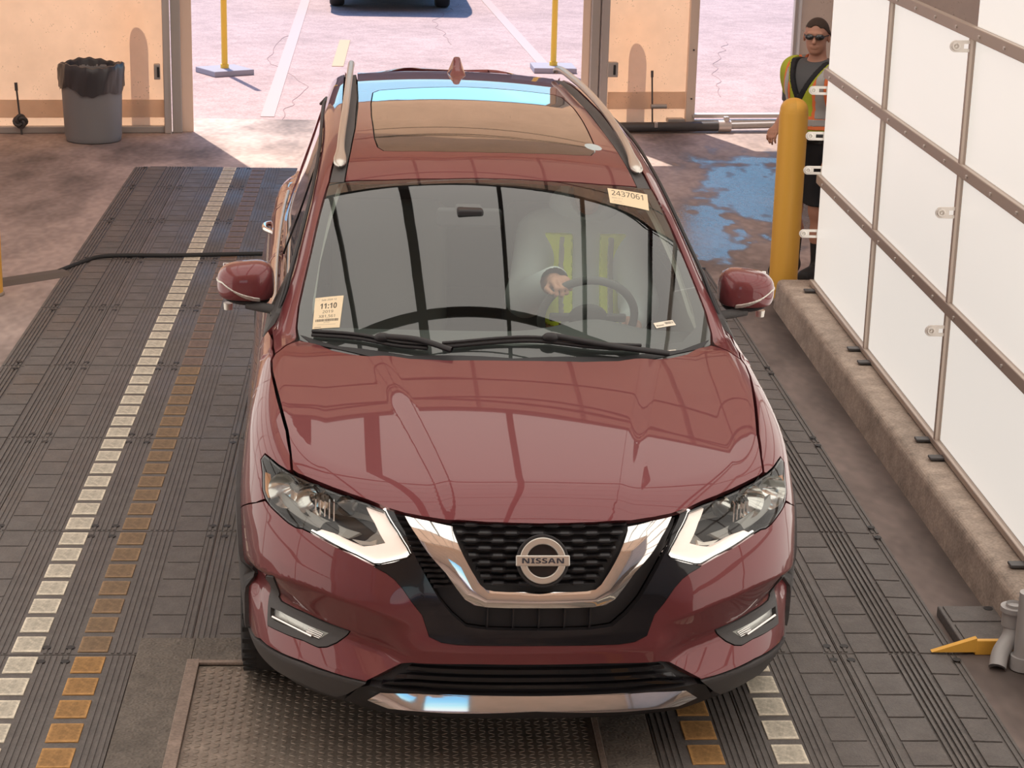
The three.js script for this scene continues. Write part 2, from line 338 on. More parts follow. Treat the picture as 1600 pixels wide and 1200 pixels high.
// ---------------------------------------------------------------- walls of light panels and the lit canopy over the bay
const glow = (k) => std({ color: lin(0.4, 0.37, 0.34), roughness: 0.4, emissive: lin(1.0, 0.945, 0.87), emissiveIntensity: k });
M.panelGlow = glow(PANEL_GLOW); M.canopyGlow = glow(CANOPY_GLOW);
M.rail = std({ color: lin(0.42, 0.335, 0.28), metalness: 0.25, roughness: 0.5 });
M.seam = std({ color: lin(0.2, 0.145, 0.11), roughness: 0.7 });
const latchGeo = (() => {   // draw latch: flat tongue with a round end, a slot and a turned knob
  const s = new THREE.Shape(); s.moveTo(0, -0.024); s.lineTo(-0.075, -0.024); s.absarc(-0.085, 0, 0.024, -PI / 2, PI / 2, true); s.lineTo(0, 0.024); s.closePath();
  const h = new THREE.Path(); h.moveTo(-0.005, -0.011); h.lineTo(-0.05, -0.011); h.lineTo(-0.05, 0.011); h.lineTo(-0.005, 0.011); h.closePath(); s.holes.push(h);
  const plate = new THREE.ExtrudeGeometry(s, { depth: 0.006, bevelSize: 0.0015, bevelThickness: 0.0015, bevelSegments: 1 });
  const knob = new THREE.TorusGeometry(0.014, 0.005, 8, 20).translate(-0.085, 0, 0.009);
  return [plate, knob, cyl(0.005, 0.005, 0.012, 0, 0, 0, 8).rotateX(PI / 2).translate(-0.085, 0, 0.008)];
})();
function lightWall(pos, turn, side, spec, label) {
  const t = thing('light_wall', label, 'light wall', pos, turn);
  const { cols, pitch, rows, has } = spec;
  const H = rows[rows.length - 1];
  // local axes: z runs along the wall towards the camera, the lit face looks to -side x
  for (let c = 0; c < cols; c++) for (let r = 0; r + 1 < rows.length; r++) {
    if (!has(c, r)) continue;
    const w = pitch - 0.022, h = rows[r + 1] - rows[r] - 0.03;
    const p = add('light_panel', box(0.018, h, w, 0, 0, 0, 0.004), M.panelGlow, t);
    p.position.set(side * 0.009, (rows[r] + rows[r + 1]) / 2, pitch * (c + 0.5));
    const L = new THREE.RectAreaLight(new THREE.Color().setRGB(1, 0.945, 0.87), PANEL_GLOW, w, h);
    L.position.set(-side * 0.012, (rows[r] + rows[r + 1]) / 2, pitch * (c + 0.5)); t.add(L);
    L.rotation.y = side * PI / 2;
    if (spec.backing) add('backing', box(0.02, rows[r + 1] - rows[r], pitch, 0, 0, 0), M.seam, t).position.set(side * 0.035, (rows[r] + rows[r + 1]) / 2, pitch * (c + 0.5));
  }
  for (let r = 0; r < rows.length; r++) {
    const from = spec.railFrom?.[r] ?? 0, to = cols * pitch;
    const hgt = r === 0 ? 0.03 : 0.055;
    add('rail', box(0.03, hgt, to - from, -side * 0.012, rows[r], (from + to) / 2, 0.005), M.rail, t);
    const sc = []; for (let z = from + 0.2; z < to; z += 0.38) sc.push(cyl(0.007, 0.007, 0.01, 0, 0, 0, 8).rotateZ(PI / 2).translate(-side * 0.03, rows[r], z));
    if (r) addEach('screw', sc, M.aluminium, t);
  }
  for (let c = 1; c <= cols; c++) add('divider', box(0.024, (c === 1 || c === 2) ? 1.86 : H - 0.2, 0.03, -side * 0.012, 0.2 + ((c === 1 || c === 2) ? 0.93 : (H - 0.2) / 2), c * pitch + (c === 0 ? 0.006 : 0)), M.rail, t);
  if (spec.latches) for (const [z, y, dark] of spec.latches) {
    const l = add('latch', latchGeo.map((g) => g.clone().translate(-side * 0.0, y, z + 0.012)), dark ? std({ color: lin(0.8, 0.76, 0.7), roughness: 0.4 }) : std({ color: lin(0.72, 0.66, 0.6), roughness: 0.4 }), t);
  }
  for (let c = 0; c < cols; c++) for (const q of [0.12, 0.95]) add('foot_bracket', [box(0.12, 0.012, 0.05, -side * 0.03, 0.19, pitch * (c + q), 0.003), box(0.03, 0.02, 0.05, side * 0.01, 0.192, pitch * (c + q), 0.003)], M.darkMetal, t);
  for (let c = 0; c <= cols; c += 1) add('stud', box(0.06, H - 0.18, 0.05, side * 0.075, 0.2 + (H - 0.18) / 2, min(cols * pitch - 0.03, c * pitch + 0.03)), M.galvanised, t);
  return t;
}
lightWall([2.103, 0, -5.982], -0.0176, 1, { cols: 5, pitch: 1.54, rows: [0.2, 0.833, 1.462, 2.06, 2.7, 3.34], backing: true,
  has: (c, r) => !(c === 1 && r >= 3), latches: [[-0.0, 1.36, 1], [-0.0, 1.09, 1], [-0.0, 0.885, 1], [-0.0, 0.50, 1], [3.07, 2.0], [3.07, 1.27], [3.07, 0.73]].map(([z, y, d]) => [z, y, d]) },
  'tall wall of bright white light panels in metal rails right of the red car');
lightWall([-3.12, 0, -5.9], 0, -1, { cols: 5, pitch: 1.54, rows: [0.2, 0.833, 1.462, 2.06, 2.7, 3.34], has: () => true }, 'matching wall of white light panels left of the bay, beyond the picture edge');
{
  const t = thing('light_canopy', 'frame of white light panels hanging over the bay', 'light panels', [0, 6.8, 0]);
  const xs = [-4.3, -2.62, -1.2, 0.55, 2.2, 3.8, 5.2], zs = [-6.6, -2.95, 0.1, 2.6, 5.2];
  for (let i = 0; i + 1 < xs.length; i++) for (let k = 0; k + 1 < zs.length; k++) {
    const w = xs[i + 1] - xs[i] - 0.02, d = zs[k + 1] - zs[k] - 0.02, cx = (xs[i] + xs[i + 1]) / 2, cz = (zs[k] + zs[k + 1]) / 2;
    add('light_panel', box(w, 0.02, d, cx, 0.01, cz, 0.004), M.canopyGlow, t);
    const L = new THREE.RectAreaLight(new THREE.Color().setRGB(1, 0.945, 0.87), CANOPY_GLOW, w, d);
    L.position.set(cx, -0.012, cz); L.rotation.x = -PI / 2; t.add(L);
  }
  xs.forEach((x, i) => add('beam', box(i === 2 ? 0.19 : 0.08, 0.09, 11.8, x, -0.03, -0.7), M.darkMetal, t));
  zs.forEach((z, i) => add('crossbeam', box(9.4, 0.05, i === 1 ? 0.17 : 0.05, 0.45, -0.03, z), M.darkMetal, t));
  for (const z of [-2.2, -1.4, -0.5, 1.2]) add('tie_bar', box(9.4, 0.016, 0.02, 0.45, -0.05, z), M.darkMetal, t);
  for (const x of [-4.3, 5.2]) for (const z of [-6.6, 5.2]) add('hanger', rod([x, 0, z], [x, x < 0 ? 1.05 : 0.6, z], 0.02, 8), M.darkMetal, t);
}

// ---------------------------------------------------------------- rubber mat track
const MAT = 0.012;
function tileShape(x0, x1, L, spec, ramp) {
  const cx = (x0 + x1) / 2, list = [], dark = [];
  const slabG = box(x1 - x0 - 0.003, 0.02, L - 0.006, 0, MAT - 0.0035 - 0.01, 0);
  list.push(slabG);
  const cells = max(1, Math.round(L / 0.1757));
  for (const [k, a, b] of spec) {
    if (k === 'r') for (let x = a + 0.006; x < b; x += 0.021) list.push(box(0.011, 0.006, L - 0.02, x - cx, MAT - 0.003, 0));
    if (k === 'p') for (let c = 0; c < cells; c++) list.push(box(b - a, 0.006, L / cells - 0.012, (a + b) / 2 - cx, MAT - 0.0035, -L / 2 + L / cells * (c + 0.5)));
  }
  const g = join(list);
  if (ramp) { const p = g.attributes.position; for (let i = 0; i < p.count; i++) { const t = ramp < 0 ? (p.getX(i) + (x1 - x0) / 2) / (x1 - x0) : ((x1 - x0) / 2 - p.getX(i)) / (x1 - x0); p.setY(i, p.getY(i) - 0.009 * (1 - min(1, t * 2.2))); } g.computeVertexNormals(); }
  return metreUV(g, 0.8);
}
const blockGeo = new Map();
function matTrack(label, columns, rows) {
  const t = thing('rubber_mat_track', label, 'rubber mats');
  const r = rng(77);
  for (const { x0, x1, spec, ramp, holes, zmin = -99, zmax = 99 } of columns) {
    const cache = new Map(), cx = (x0 + x1) / 2;
    for (let i = 0; i + 1 < rows.length; i++) {
      const za = rows[i + 1], zb = rows[i], L = +(zb - za).toFixed(3);
      if (za < zmin || zb > zmax) continue;
      if (!cache.has(L)) cache.set(L, tileShape(x0, x1, L, spec, ramp));
      const tile = add('tile', cache.get(L), M.rubber, t);
      tile.position.set(cx, 0, (za + zb) / 2);
      const cells = max(1, Math.round(L / 0.1757)), pitch = L / cells;
      for (const [k, a, b] of spec) if (k === 'w' || k === 'o') for (let c = 0; c < cells; c++) {
        const key = k + (b - a).toFixed(3) + pitch.toFixed(3);
        if (!blockGeo.has(key)) blockGeo.set(key, box(b - a, 0.008, pitch - 0.042, 0, MAT - 0.003, 0, 0.003));
        const far = (za + zb) / 2;
        const mat = k === 'w' ? M.whitePaint : far > -1.2 ? M.orangePaint : far > -5 ? M.orangeDull : M.orangeFaint;  // orange steps to duller colours on the farther rows
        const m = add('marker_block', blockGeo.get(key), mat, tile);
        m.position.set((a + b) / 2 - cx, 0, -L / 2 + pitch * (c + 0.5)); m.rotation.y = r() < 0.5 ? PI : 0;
      }
      if (holes) { const hs = []; for (const h of holes) for (const e of [-1, 1]) hs.push(cyl(0.016, 0.016, 0.002, h - cx, MAT - 0.0005, e * (L / 2 - 0.06), 14)); addEach('bolt_recess', hs, M.black, tile); }
    }
  }
  return t;
}
const ROWS = [0.21, -1.02, -2.25, -3.48, -4.71, -5.94, -7.17, -8.4, -9.63, -10.5];
const NEAR = [1.44, 0.21];
matTrack('left track of black ribbed rubber mats with white and orange marker blocks', [
  { x0: -2.55, x1: -2.122, ramp: -1, spec: [['r', -2.52, -2.42], ['p', -2.4, -2.27], ['r', -2.25, -2.13]], holes: [-2.44, -2.16] },
  { x0: -2.12, x1: -1.177, spec: [['r', -2.11, -2.06], ['p', -2.05, -1.93], ['r', -1.92, -1.82], ['w', -1.81, -1.705], ['r', -1.695, -1.585], ['o', -1.575, -1.467], ['r', -1.455, -1.35], ['p', -1.345, -1.22], ['r', -1.215, -1.18]], holes: [-2.08, -1.69, -1.605, -1.2], zmax: -1.0 },
  { x0: -2.12, x1: -1.366, zmin: -1.05, spec: [['r', -2.11, -2.06], ['p', -2.05, -1.93], ['r', -1.92, -1.82], ['w', -1.81, -1.705], ['r', -1.695, -1.585], ['o', -1.575, -1.467], ['r', -1.455, -1.375]], holes: [-2.08, -1.69, -1.605] },
  { x0: -1.175, x1: -0.3, zmax: -1.0, spec: [['r', -1.17, -1.09], ['p', -1.08, -0.95], ['r', -0.94, -0.7], ['p', -0.68, -0.55], ['r', -0.54, -0.31]], holes: [-1.14] },
], [...NEAR.slice(0, 1), ...ROWS]);
matTrack('right track of black ribbed rubber mats running beside the concrete curb', [
  { x0: 0.415, x1: 0.728, spec: [['r', 0.425, 0.515], ['o', 0.522, 0.63], ['r', 0.64, 0.72]] },
  { x0: 0.73, x1: 1.183, spec: [['r', 0.74, 0.795], ['w', 0.80, 0.905], ['r', 0.915, 1.0], ['p', 1.01, 1.13], ['r', 1.14, 1.175]], holes: [1.155] },
  { x0: 1.185, x1: 1.65, ramp: 1, zmin: -7.2, spec: [['r', 1.19, 1.235], ['p', 1.245, 1.37], ['r', 1.38, 1.48], ['p', 1.49, 1.59], ['r', 1.6, 1.645]], holes: [1.22, 1.61] },
], [1.44, ...ROWS.slice(0, 7)]);

// ---------------------------------------------------------------- slab with the diamond-plate cover in front of the car
{
  const t = thing('scale_plate', 'worn steel diamond-plate cover in a gritty slab under the nose of the red car', 'floor plate');
  add('slab', [box(0.2, 0.03, 2.4, -1.262, MAT + 0.004 - 0.015, 0.045, 0.004), box(1.74, 0.03, 0.22, -0.292, MAT + 0.004 - 0.015, -1.045, 0.004), box(0.17, 0.03, 2.18, 0.325, MAT + 0.004 - 0.015, 0.155, 0.004)].map((g) => metreUV(g, 0.7)), M.slab, t);
  add('frame', [box(0.045, 0.012, 2.2, -1.152, MAT + 0.008, 0.15, 0.003), box(1.36, 0.012, 0.022, -0.455, MAT + 0.008, -0.93, 0.003), box(0.02, 0.012, 2.2, 0.232, MAT + 0.008, 0.15, 0.003)].map((g) => metreUV(g, 0.7)), M.steelEdge, t);
  add('plate', metreUV(box(1.35, 0.02, 2.16, -0.455, MAT - 0.01, 0.162), 0.7), M.steel, t);
  const tread = new THREE.SphereGeometry(1, 6, 4).scale(0.0125, 0.0028, 0.0034);
  const nx = 43, nz = 60, inst = new THREE.InstancedMesh(tread, M.steel, nx * nz), q = new THREE.Matrix4(), e = new THREE.Euler();
  let n = 0;
  for (let i = 0; i < nx; i++) for (let k = 0; k < nz; k++) { q.makeRotationFromEuler(e.set(0, ((i + k) & 1) ? 0.5 : -0.5, 0)); q.setPosition(-1.11 + i * 0.031, MAT, -0.9 + k * 0.0215); inst.setMatrixAt(n++, q); }
  inst.name = 'tread_pattern'; inst.userData.kind = 'stuff'; inst.castShadow = inst.receiveShadow = true; t.add(inst);
}
// ---------------------------------------------------------------- curb, bollards and smaller things of the bay
{
  const g = new THREE.Shape(); g.moveTo(-0.23, 0); g.lineTo(-0.215, 0.14); g.quadraticCurveTo(-0.212, 0.165, -0.185, 0.165); g.lineTo(0.3, 0.165); g.lineTo(0.3, 0); g.closePath();
  const c = new THREE.ExtrudeGeometry(g, { depth: 7.9, bevelEnabled: true, bevelSize: 0.012, bevelThickness: 0.02, bevelSegments: 2, curveSegments: 6, steps: 40 });
  const o = tag(add('concrete_curb', metreUV(c, 0.6), M.curb), 'long pale concrete curb under the wall of light panels', 'curb');
  o.position.set(2.135, 0, -6.12); o.rotation.y = -0.008;
}
function bollard(x, z, r, h, label) {
  const t = thing('bollard', label, 'bollard', [x, 0, z]);
  const prof = [[0, h]]; for (let i = 1; i <= 10; i++) { const a = i / 10 * PI / 2; prof.push([r * sin(a), h - r * 0.85 + r * 0.85 * cos(a)]); }
  prof.push([r * 1.0, h - r * 0.85 - 0.012], [r * 1.035, h - r * 0.85 - 0.02], [r * 1.035, 0.0]);
  add('sleeve', lathe(prof.reverse(), 40), M.yellow, t);
  add('base_ring', lathe([[r * 1.03, 0], [r * 1.12, 0], [r * 1.12, 0.012], [r * 1.03, 0.02]], 32), M.curb, t);
}
bollard(1.99, -6.34, 0.085, 1.26, 'yellow domed bollard at the far end of the concrete curb');
bollard(-2.895, -6.26, 0.09, 1.26, 'yellow bollard cut off by the left edge of the picture');
bollard(-2.76, -12.42, 0.075, 1.25, 'yellow bollard behind the left curtain, seen as its shadow on the fabric');
bollard(1.72, -12.96, 0.08, 1.2, 'yellow bollard behind the curtain beside the side door, seen as its shadow');
function signPost(x, z, turn, label, w) {
  const t = thing('sign_post', label, 'post', [x, 0, z], turn);
  add('pole', cyl(0.033, 0.033, 2.2, 0, 1.13, 0, 20), M.yellowPole, t);
  add('base_plate', box(w, 0.06, w, 0, 0.03 - 0.012, 0, 0.008), std({ color: lin(0.33, 0.32, 0.38), roughness: 0.8 }), t);
  add('socket', cyl(0.045, 0.045, 0.06, 0, 0.06, 0, 20), M.yellowPole, t);
}
signPost(-2.25, -16.1, 0.55, 'yellow post on a turned square grey base outside, left of the car roof', 0.47);
signPost(1.37, -16.75, 0.03, 'yellow post on a square grey base outside, right of the car roof', 0.48);
{ // rubbish bin with its bag folded over the rim
  const t = thing('trash_can', 'round grey plastic trash can with a black bag folded over its rim', 'trash can', [-3.035, 0, -11.74]);
  add('body', lathe([[0, 0.012], [0.215, 0.012], [0.228, 0.0], [0.236, 0.012], [0.243, 0.05], [0.262, 0.6], [0.27, 0.61], [0.272, 0.625], [0.25, 0.625], [0.24, 0.6], [0.22, 0.03], [0, 0.03]], 48), M.canGrey, t);
  const bag = (() => {
    const pr = [[0.20, 0.4], [0.235, 0.52], [0.252, 0.625], [0.262, 0.645], [0.276, 0.64], [0.284, 0.6], [0.28, 0.52], [0.276, 0.455]];
    const g = lathe(pr.map((p) => [...p]), 96), p = g.attributes.position, r = rng(9), ph = [r() * 6, r() * 6, r() * 6];
    for (let i = 0; i < p.count; i++) {
      const x = p.getX(i), y = p.getY(i), z = p.getZ(i), a = Math.atan2(z, x), R = hypot(x, z);
      const k = 1 + 0.018 * sin(a * 9 + ph[0] + y * 20) + 0.012 * sin(a * 23 + ph[1] - y * 40) + 0.008 * sin(a * 41 + ph[2]);
      const hang = y < 0.5 && R > 0.27 ? -0.05 * (0.5 + 0.5 * sin(a * 2 - 0.6)) - 0.02 * sin(a * 5) : 0;
      p.setXYZ(i, x * k, y + hang + 0.012 * sin(a * 3 + 1) * (y > 0.6 ? 1 : 0) + 0.006 * sin(a * 17), z * k);
    }
    g.computeVertexNormals(); return g;
  })();
  bag.scale(1, 1.04, 1);
  M.bag.side = THREE.DoubleSide;
  add('bag', bag, M.bag, t, 'black bag folded over the rim');
}
{ // cable lying across the left mats and its cover on the slab
  const t = thing('floor_cable', 'black cable lying across the left mats behind the mirror', 'cable');
  add('cable', tube([[-2.56, 0.012, -6.84], [-2.46, 0.014, -7.06], [-2.36, 0.022, -7.2], [-2.2, 0.026, -7.235], [-1.9, 0.026, -7.25], [-1.6, 0.026, -7.29], [-1.3, 0.026, -7.33], [-0.9, 0.026, -7.36], [-0.4, 0.026, -7.4]], 0.014, 90, 8), M.blackRubber, t);
  const c = thing('cable_cover', 'flat brown cable cover strip on the concrete beside the left mats', 'cable cover');
  const s = new THREE.Shape(); s.moveTo(-0.1, 0); s.lineTo(-0.04, 0.022); s.lineTo(0.04, 0.022); s.lineTo(0.1, 0); s.closePath();
  const g = metreUV(new THREE.ExtrudeGeometry(s, { depth: 0.55, bevelEnabled: false }));
  const o = add('strip', g, std({ color: lin(0.13, 0.105, 0.09), roughness: 0.8 }), c); o.position.set(-2.95, 0, -6.49); o.rotation.y = 2.24;
}
{ // short cable ramp with yellow ends, front right
  const t = thing('cable_ramp', 'short black cable ramp with yellow end bars beside the right mats', 'cable ramp', [1.766, 0, -1.215]);
  const g = [box(0.235, 0.042, 0.34, 0, 0.021, 0, 0.006)];
  for (let i = 0; i < 2; i++) g.push(box(0.2, 0.006, 0.14, 0, 0.044, -0.085 + i * 0.17, 0.002));
  add('body', metreUV(join(g)), M.rubber, t);
  for (const [x, z] of [[0.07, -0.13], [0.085, 0.13]]) add('bolt', cyl(0.018, 0.018, 0.003, x, 0.0475, z, 14), M.black, t);
  add('end_bar', box(0.19, 0.058, 0.022, 0.025, 0.029, 0.183, 0.004), M.yellow, t);
  const w = new THREE.Shape(); w.moveTo(0, 0); w.lineTo(0.165, 0); w.lineTo(0.165, 0.055); w.closePath();
  add('end_wedge', new THREE.ExtrudeGeometry(w, { depth: 0.024, bevelEnabled: false }).translate(-0.312 + 0.08, 0.012, 0.17), M.yellow, t);
}
{ // conduit elbow at the curb
  const t = thing('conduit', 'grey conduit fitting rising beside the curb at the right edge of the picture', 'pipe', [1.815, 0, -0.99]);
  const m = std({ color: lin(0.4, 0.38, 0.37), roughness: 0.45 });
  add('elbow', tube([[-0.075, 0.01, 0.1], [-0.055, 0.05, 0.06], [-0.01, 0.1, 0.02], [0, 0.16, 0], [0, 0.22, 0]], 0.032, 30, 14), m, t);
  add('collar', [cyl(0.042, 0.042, 0.06, 0, 0.165, 0, 24), cyl(0.05, 0.05, 0.018, 0, 0.2, 0, 24)], m, t);
  add('riser', [cyl(0.036, 0.036, 0.3, 0.02, 0.15, 0.09, 20), cyl(0.046, 0.046, 0.05, 0.02, 0.03, 0.09, 20)], m, t);
}
{ // added unseen building, blocks the low sky in the car roof reflection
  const t = thing('added_sky_blocker', 'added unseen long dark building far beyond the yard, blocks the low sky mirrored in the car roof', 'building', [0, 0, -78]);
  const wall = std({ color: lin(0.1, 0.075, 0.085), roughness: 0.9 }), trim = std({ color: lin(0.2, 0.17, 0.17), roughness: 0.8 });
  add('wall', box(84, 8.6, 6, 0, 4.3, 0), wall, t);
  add('roof', box(86, 0.5, 7, 0, 8.85, 0, 0.1), trim, t);
  for (let k = -5; k <= 5; k++) { const d = add('door', box(4.2, 4.6, 0.2, k * 7.4, 2.3, 3.05), trim, t); for (let q = 0; q < 5; q++) add('slat', box(4.0, 0.06, 0.05, k * 7.4, 0.6 + q * 0.85, 3.17), wall, d); }
}
{ // the car parked outside, of which the underside shows at the top of the picture
  const t = thing('parked_car', 'dark car parked outside at the top edge, over its own shadow', 'car', [-0.5, 0, -24.6], 0.02);
  const dk = phys({ color: lin(0.03, 0.03, 0.035), roughness: 0.35, clearcoat: 1, clearcoatRoughness: 0.05 });
  const s = new THREE.Shape(); s.moveTo(2.1, 0.3); s.quadraticCurveTo(2.2, 0.5, 2.12, 0.85); s.lineTo(1.9, 1.0); s.quadraticCurveTo(1.4, 1.45, 0.6, 1.5); s.lineTo(-0.5, 1.48); s.quadraticCurveTo(-1.2, 1.1, -1.4, 1.0); s.lineTo(-2.2, 0.85); s.quadraticCurveTo(-2.35, 0.5, -2.25, 0.3); s.closePath();
  add('body', new THREE.ExtrudeGeometry(s, { depth: 1.62, bevelEnabled: true, bevelSize: 0.08, bevelThickness: 0.08, bevelSegments: 4 }).translate(0, 0, -0.81).rotateY(-PI / 2), dk, t);
  add('bumper', box(1.6, 0.26, 0.2, 0, 0.42, 2.08, 0.08), M.black, t);
  for (const [x, z] of [[-0.75, 1.35], [0.75, 1.35], [-0.75, -1.4], [0.75, -1.4]]) add('wheel', lathe([[0.18, -0.1], [0.3, -0.105], [0.325, -0.08], [0.33, 0], [0.325, 0.08], [0.3, 0.105], [0.18, 0.1], [0.16, 0.06], [0, 0.06]], 32).rotateZ(PI / 2).translate(x, 0.318, z), M.blackRubber, t);
}
// ---- car body surfaces (car frame: x across, y up, z forward, nose at z = 0) ----
const curve = (pts) => {            // smooth curve through (t, value) knots, monotone
  const n = pts.length, h = [], d = [], m = [];
  for (let i = 0; i < n - 1; i++) { h[i] = pts[i + 1][0] - pts[i][0]; d[i] = (pts[i + 1][1] - pts[i][1]) / h[i]; }
  m[0] = d[0]; m[n - 1] = d[n - 2];
  for (let i = 1; i < n - 1; i++) m[i] = d[i - 1] * d[i] <= 0 ? 0 : 3 * (h[i - 1] + h[i]) / ((2 * h[i] + h[i - 1]) / d[i - 1] + (h[i] + 2 * h[i - 1]) / d[i]);
  return (t) => {
    if (t <= pts[0][0]) return pts[0][1] + m[0] * (t - pts[0][0]);
    if (t >= pts[n - 1][0]) return pts[n - 1][1] + m[n - 1] * (t - pts[n - 1][0]);
    let i = 0; while (t > pts[i + 1][0]) i++;
    const s = (t - pts[i][0]) / h[i], s2 = s * s, s3 = s2 * s;
    return pts[i][1] * (2 * s3 - 3 * s2 + 1) + h[i] * m[i] * (s3 - 2 * s2 + s) + pts[i + 1][1] * (3 * s2 - 2 * s3) + h[i] * m[i + 1] * (s3 - s2);
  };
};
const clamp = (v, a, b) => Math.max(a, Math.min(b, v));
const smooth = (a, b, t) => { t = clamp((t - a) / (b - a), 0, 1); return t * t * (3 - 2 * t); };
const smax = (a, b, k) => { const h = Math.max(k - Math.abs(a - b), 0) / k; return Math.max(a, b) + h * h * k * 0.25; };
const halfWidth = curve([[0.15, 0.875], [0.3, 0.91], [0.5, 0.937], [0.7, 0.94], [0.85, 0.927], [1.0, 0.895], [1.12, 0.86]]);
const noseZ = curve([[0.15, -0.12], [0.22, -0.06], [0.3, -0.025], [0.36, -0.01], [0.45, -0.01], [0.52, -0.02], [0.6, -0.03], [0.7, -0.05], [0.76, -0.068], [0.82, -0.1], [0.88, -0.14], [0.96, -0.19], [1.2, -0.35]]);
const hoodY = curve([[-1.6, 1.185], [-1.35, 1.165], [-1.1, 1.135], [-0.85, 1.09], [-0.6, 1.035], [-0.4, 0.985], [-0.25, 0.94], [-0.12, 0.892], [-0.04, 0.84], [0.1, 0.7]]);
const roofLine = curve([[-4.7, 1.57], [-4.5, 1.625], [-4.3, 1.655], [-4.0, 1.68], [-3.6, 1.694], [-3.1, 1.694], [-2.7, 1.676], [-2.4, 1.648], [-2.15, 1.605], [-1.95, 1.55], [-1.7, 1.455], [-1.4, 1.315], [-1.14, 1.175], [-0.9, 1.03]]);
const NOSE_D = 0.8, NOSE_N = 2.7;
function hoodTop(x, z) {
  const a = Math.abs(x);
  // crown across, then the raised middle between the two character lines
  const ridge = 0.3 + 0.235 * (-0.22 - z);
  return hoodY(z + 0.10 * a * a) - 0.075 * a * a - 0.009 * smooth(ridge - 0.05, ridge + 0.025, a) + 0.016 * smooth(0.66, 0.86, a);
}
// the bumper's sculpting: shoulder crease, hollow under it, lip that comes out again
const creaseY = curve([[0.3, 0.52], [0.45, 0.555], [0.6, 0.592], [0.73, 0.61], [0.9, 0.59]]);
function sculpt(a, y) {
  const mask = smooth(0.36, 0.5, a) * (1 - smooth(0.86, 0.93, a));
  if (mask <= 0) return 0;
  const c = creaseY(a), l = 0.405 + 0.2 * (a - 0.42), b = 0.335;
  const ks = [[b - 0.1, 0], [b - 0.03, 0.012], [b, 0.018], [l, -0.044], [l + 0.03, -0.046], [c, 0.014], [c + 0.05, 0.012], [c + 0.16, 0]];
  const at = (v) => { if (v <= ks[0][0] || v >= ks[7][0]) return 0; let i = 0; while (v > ks[i + 1][0]) i++; return ks[i][1] + (ks[i + 1][1] - ks[i][1]) * (v - ks[i][0]) / (ks[i + 1][0] - ks[i][0]); };
  return mask * (at(y - 0.007) + at(y) + at(y + 0.007)) / 3;
}
function lowerBody(x, y, z) {
  const a = Math.abs(x), w = halfWidth(y) - 0.03 * smooth(-3.4, -4.6, z);
  const zc = noseZ(y) - NOSE_D, f = Math.max(0, z - zc) / NOSE_D, r = Math.max(0, -3.95 - z) / 0.72;
  const q = Math.pow(Math.pow(a / w, NOSE_N) + Math.pow(f, NOSE_N) + Math.pow(r, 3), 1 / NOSE_N) - 1;
  const q2 = q * 0.9 - (z > -1 && y < 0.82 ? sculpt(a, y) : 0);
  const top = hoodTop(x, Math.max(z, -1.2)) + (z < -1.2 ? (1.125 - hoodTop(x, -1.2)) * smooth(-1.2, -1.75, z) : 0);
  const B = y - Math.min(top, 1.2);
  return Math.max(smax(q2, B, z > -1.2 ? 0.09 : 0.07), 0.19 - y);
}
function roofTop(x, z) { return roofLine(z + 0.27 * x * x) - 0.13 * x * x; }
const sideX = curve([[0.98, 0.868], [1.1, 0.83], [1.3, 0.757], [1.5, 0.69], [1.6, 0.652], [1.7, 0.6]]);
function upperBody(x, y, z) {
  const a = Math.abs(x);
  const s = a - sideX(y) + 0.06 * smooth(-3, -4.5, z);
  const rear = -z - 4.6 + 0.55 * Math.max(0, y - 1.0);
  return Math.max(smax(smax(y - roofTop(x, z), s, 0.05), rear, 0.1), 0.98 - y);
}
const body = (x, y, z) => Math.min(lowerBody(x, y, z), upperBody(x, y, z));
// ---- sheet-metal panels: an outline on a surface becomes a curved panel with turned-in edges ----
const gradient = (F, x, y, z) => {
  const e = 0.0015, n = [F(x + e, y, z) - F(x - e, y, z), F(x, y + e, z) - F(x, y - e, z), F(x, y, z + e) - F(x, y, z - e)], l = hypot(...n) || 1;
  return n.map((v) => v / l);
};
const dot = (a, b) => a[0] * b[0] + a[1] * b[1] + a[2] * b[2];
const cross = (a, b) => [a[1] * b[2] - a[2] * b[1], a[2] * b[0] - a[0] * b[2], a[0] * b[1] - a[1] * b[0]];
const unit = (a) => { const l = hypot(...a) || 1; return a.map((v) => v / l); };
const mirrorPts = (half) => {      // a half outline (from the middle round to the middle) becomes a whole one
  const a = half.map(([x, y, z]) => [abs(x) < 0.012 ? 0 : x, y, z]);
  return [...a, ...a.filter((p) => p[0] !== 0).reverse().map(([x, y, z]) => [-x, y, z])];
};
function planarMap(D) {
  D = unit(D); const e1 = unit(cross(abs(D[1]) > 0.9 ? [0, 0, -1] : [0, 1, 0], D)), e2 = cross(D, e1);
  return { to: (p) => [dot(p, e1), dot(p, e2), dot(p, D)], from: (u, v, w) => [0, 1, 2].map((i) => e1[i] * u + e2[i] * v + D[i] * w) };
}
const noseMap = (zc = -1.0, R = 0.9) => ({          // unrolls the nose round an upright axis
  to: (p) => [Math.atan2(p[0], p[2] - zc) * R, p[1], hypot(p[0], p[2] - zc)],
  from: (u, v, w) => [w * sin(u / R), v, zc + w * cos(u / R)],
});
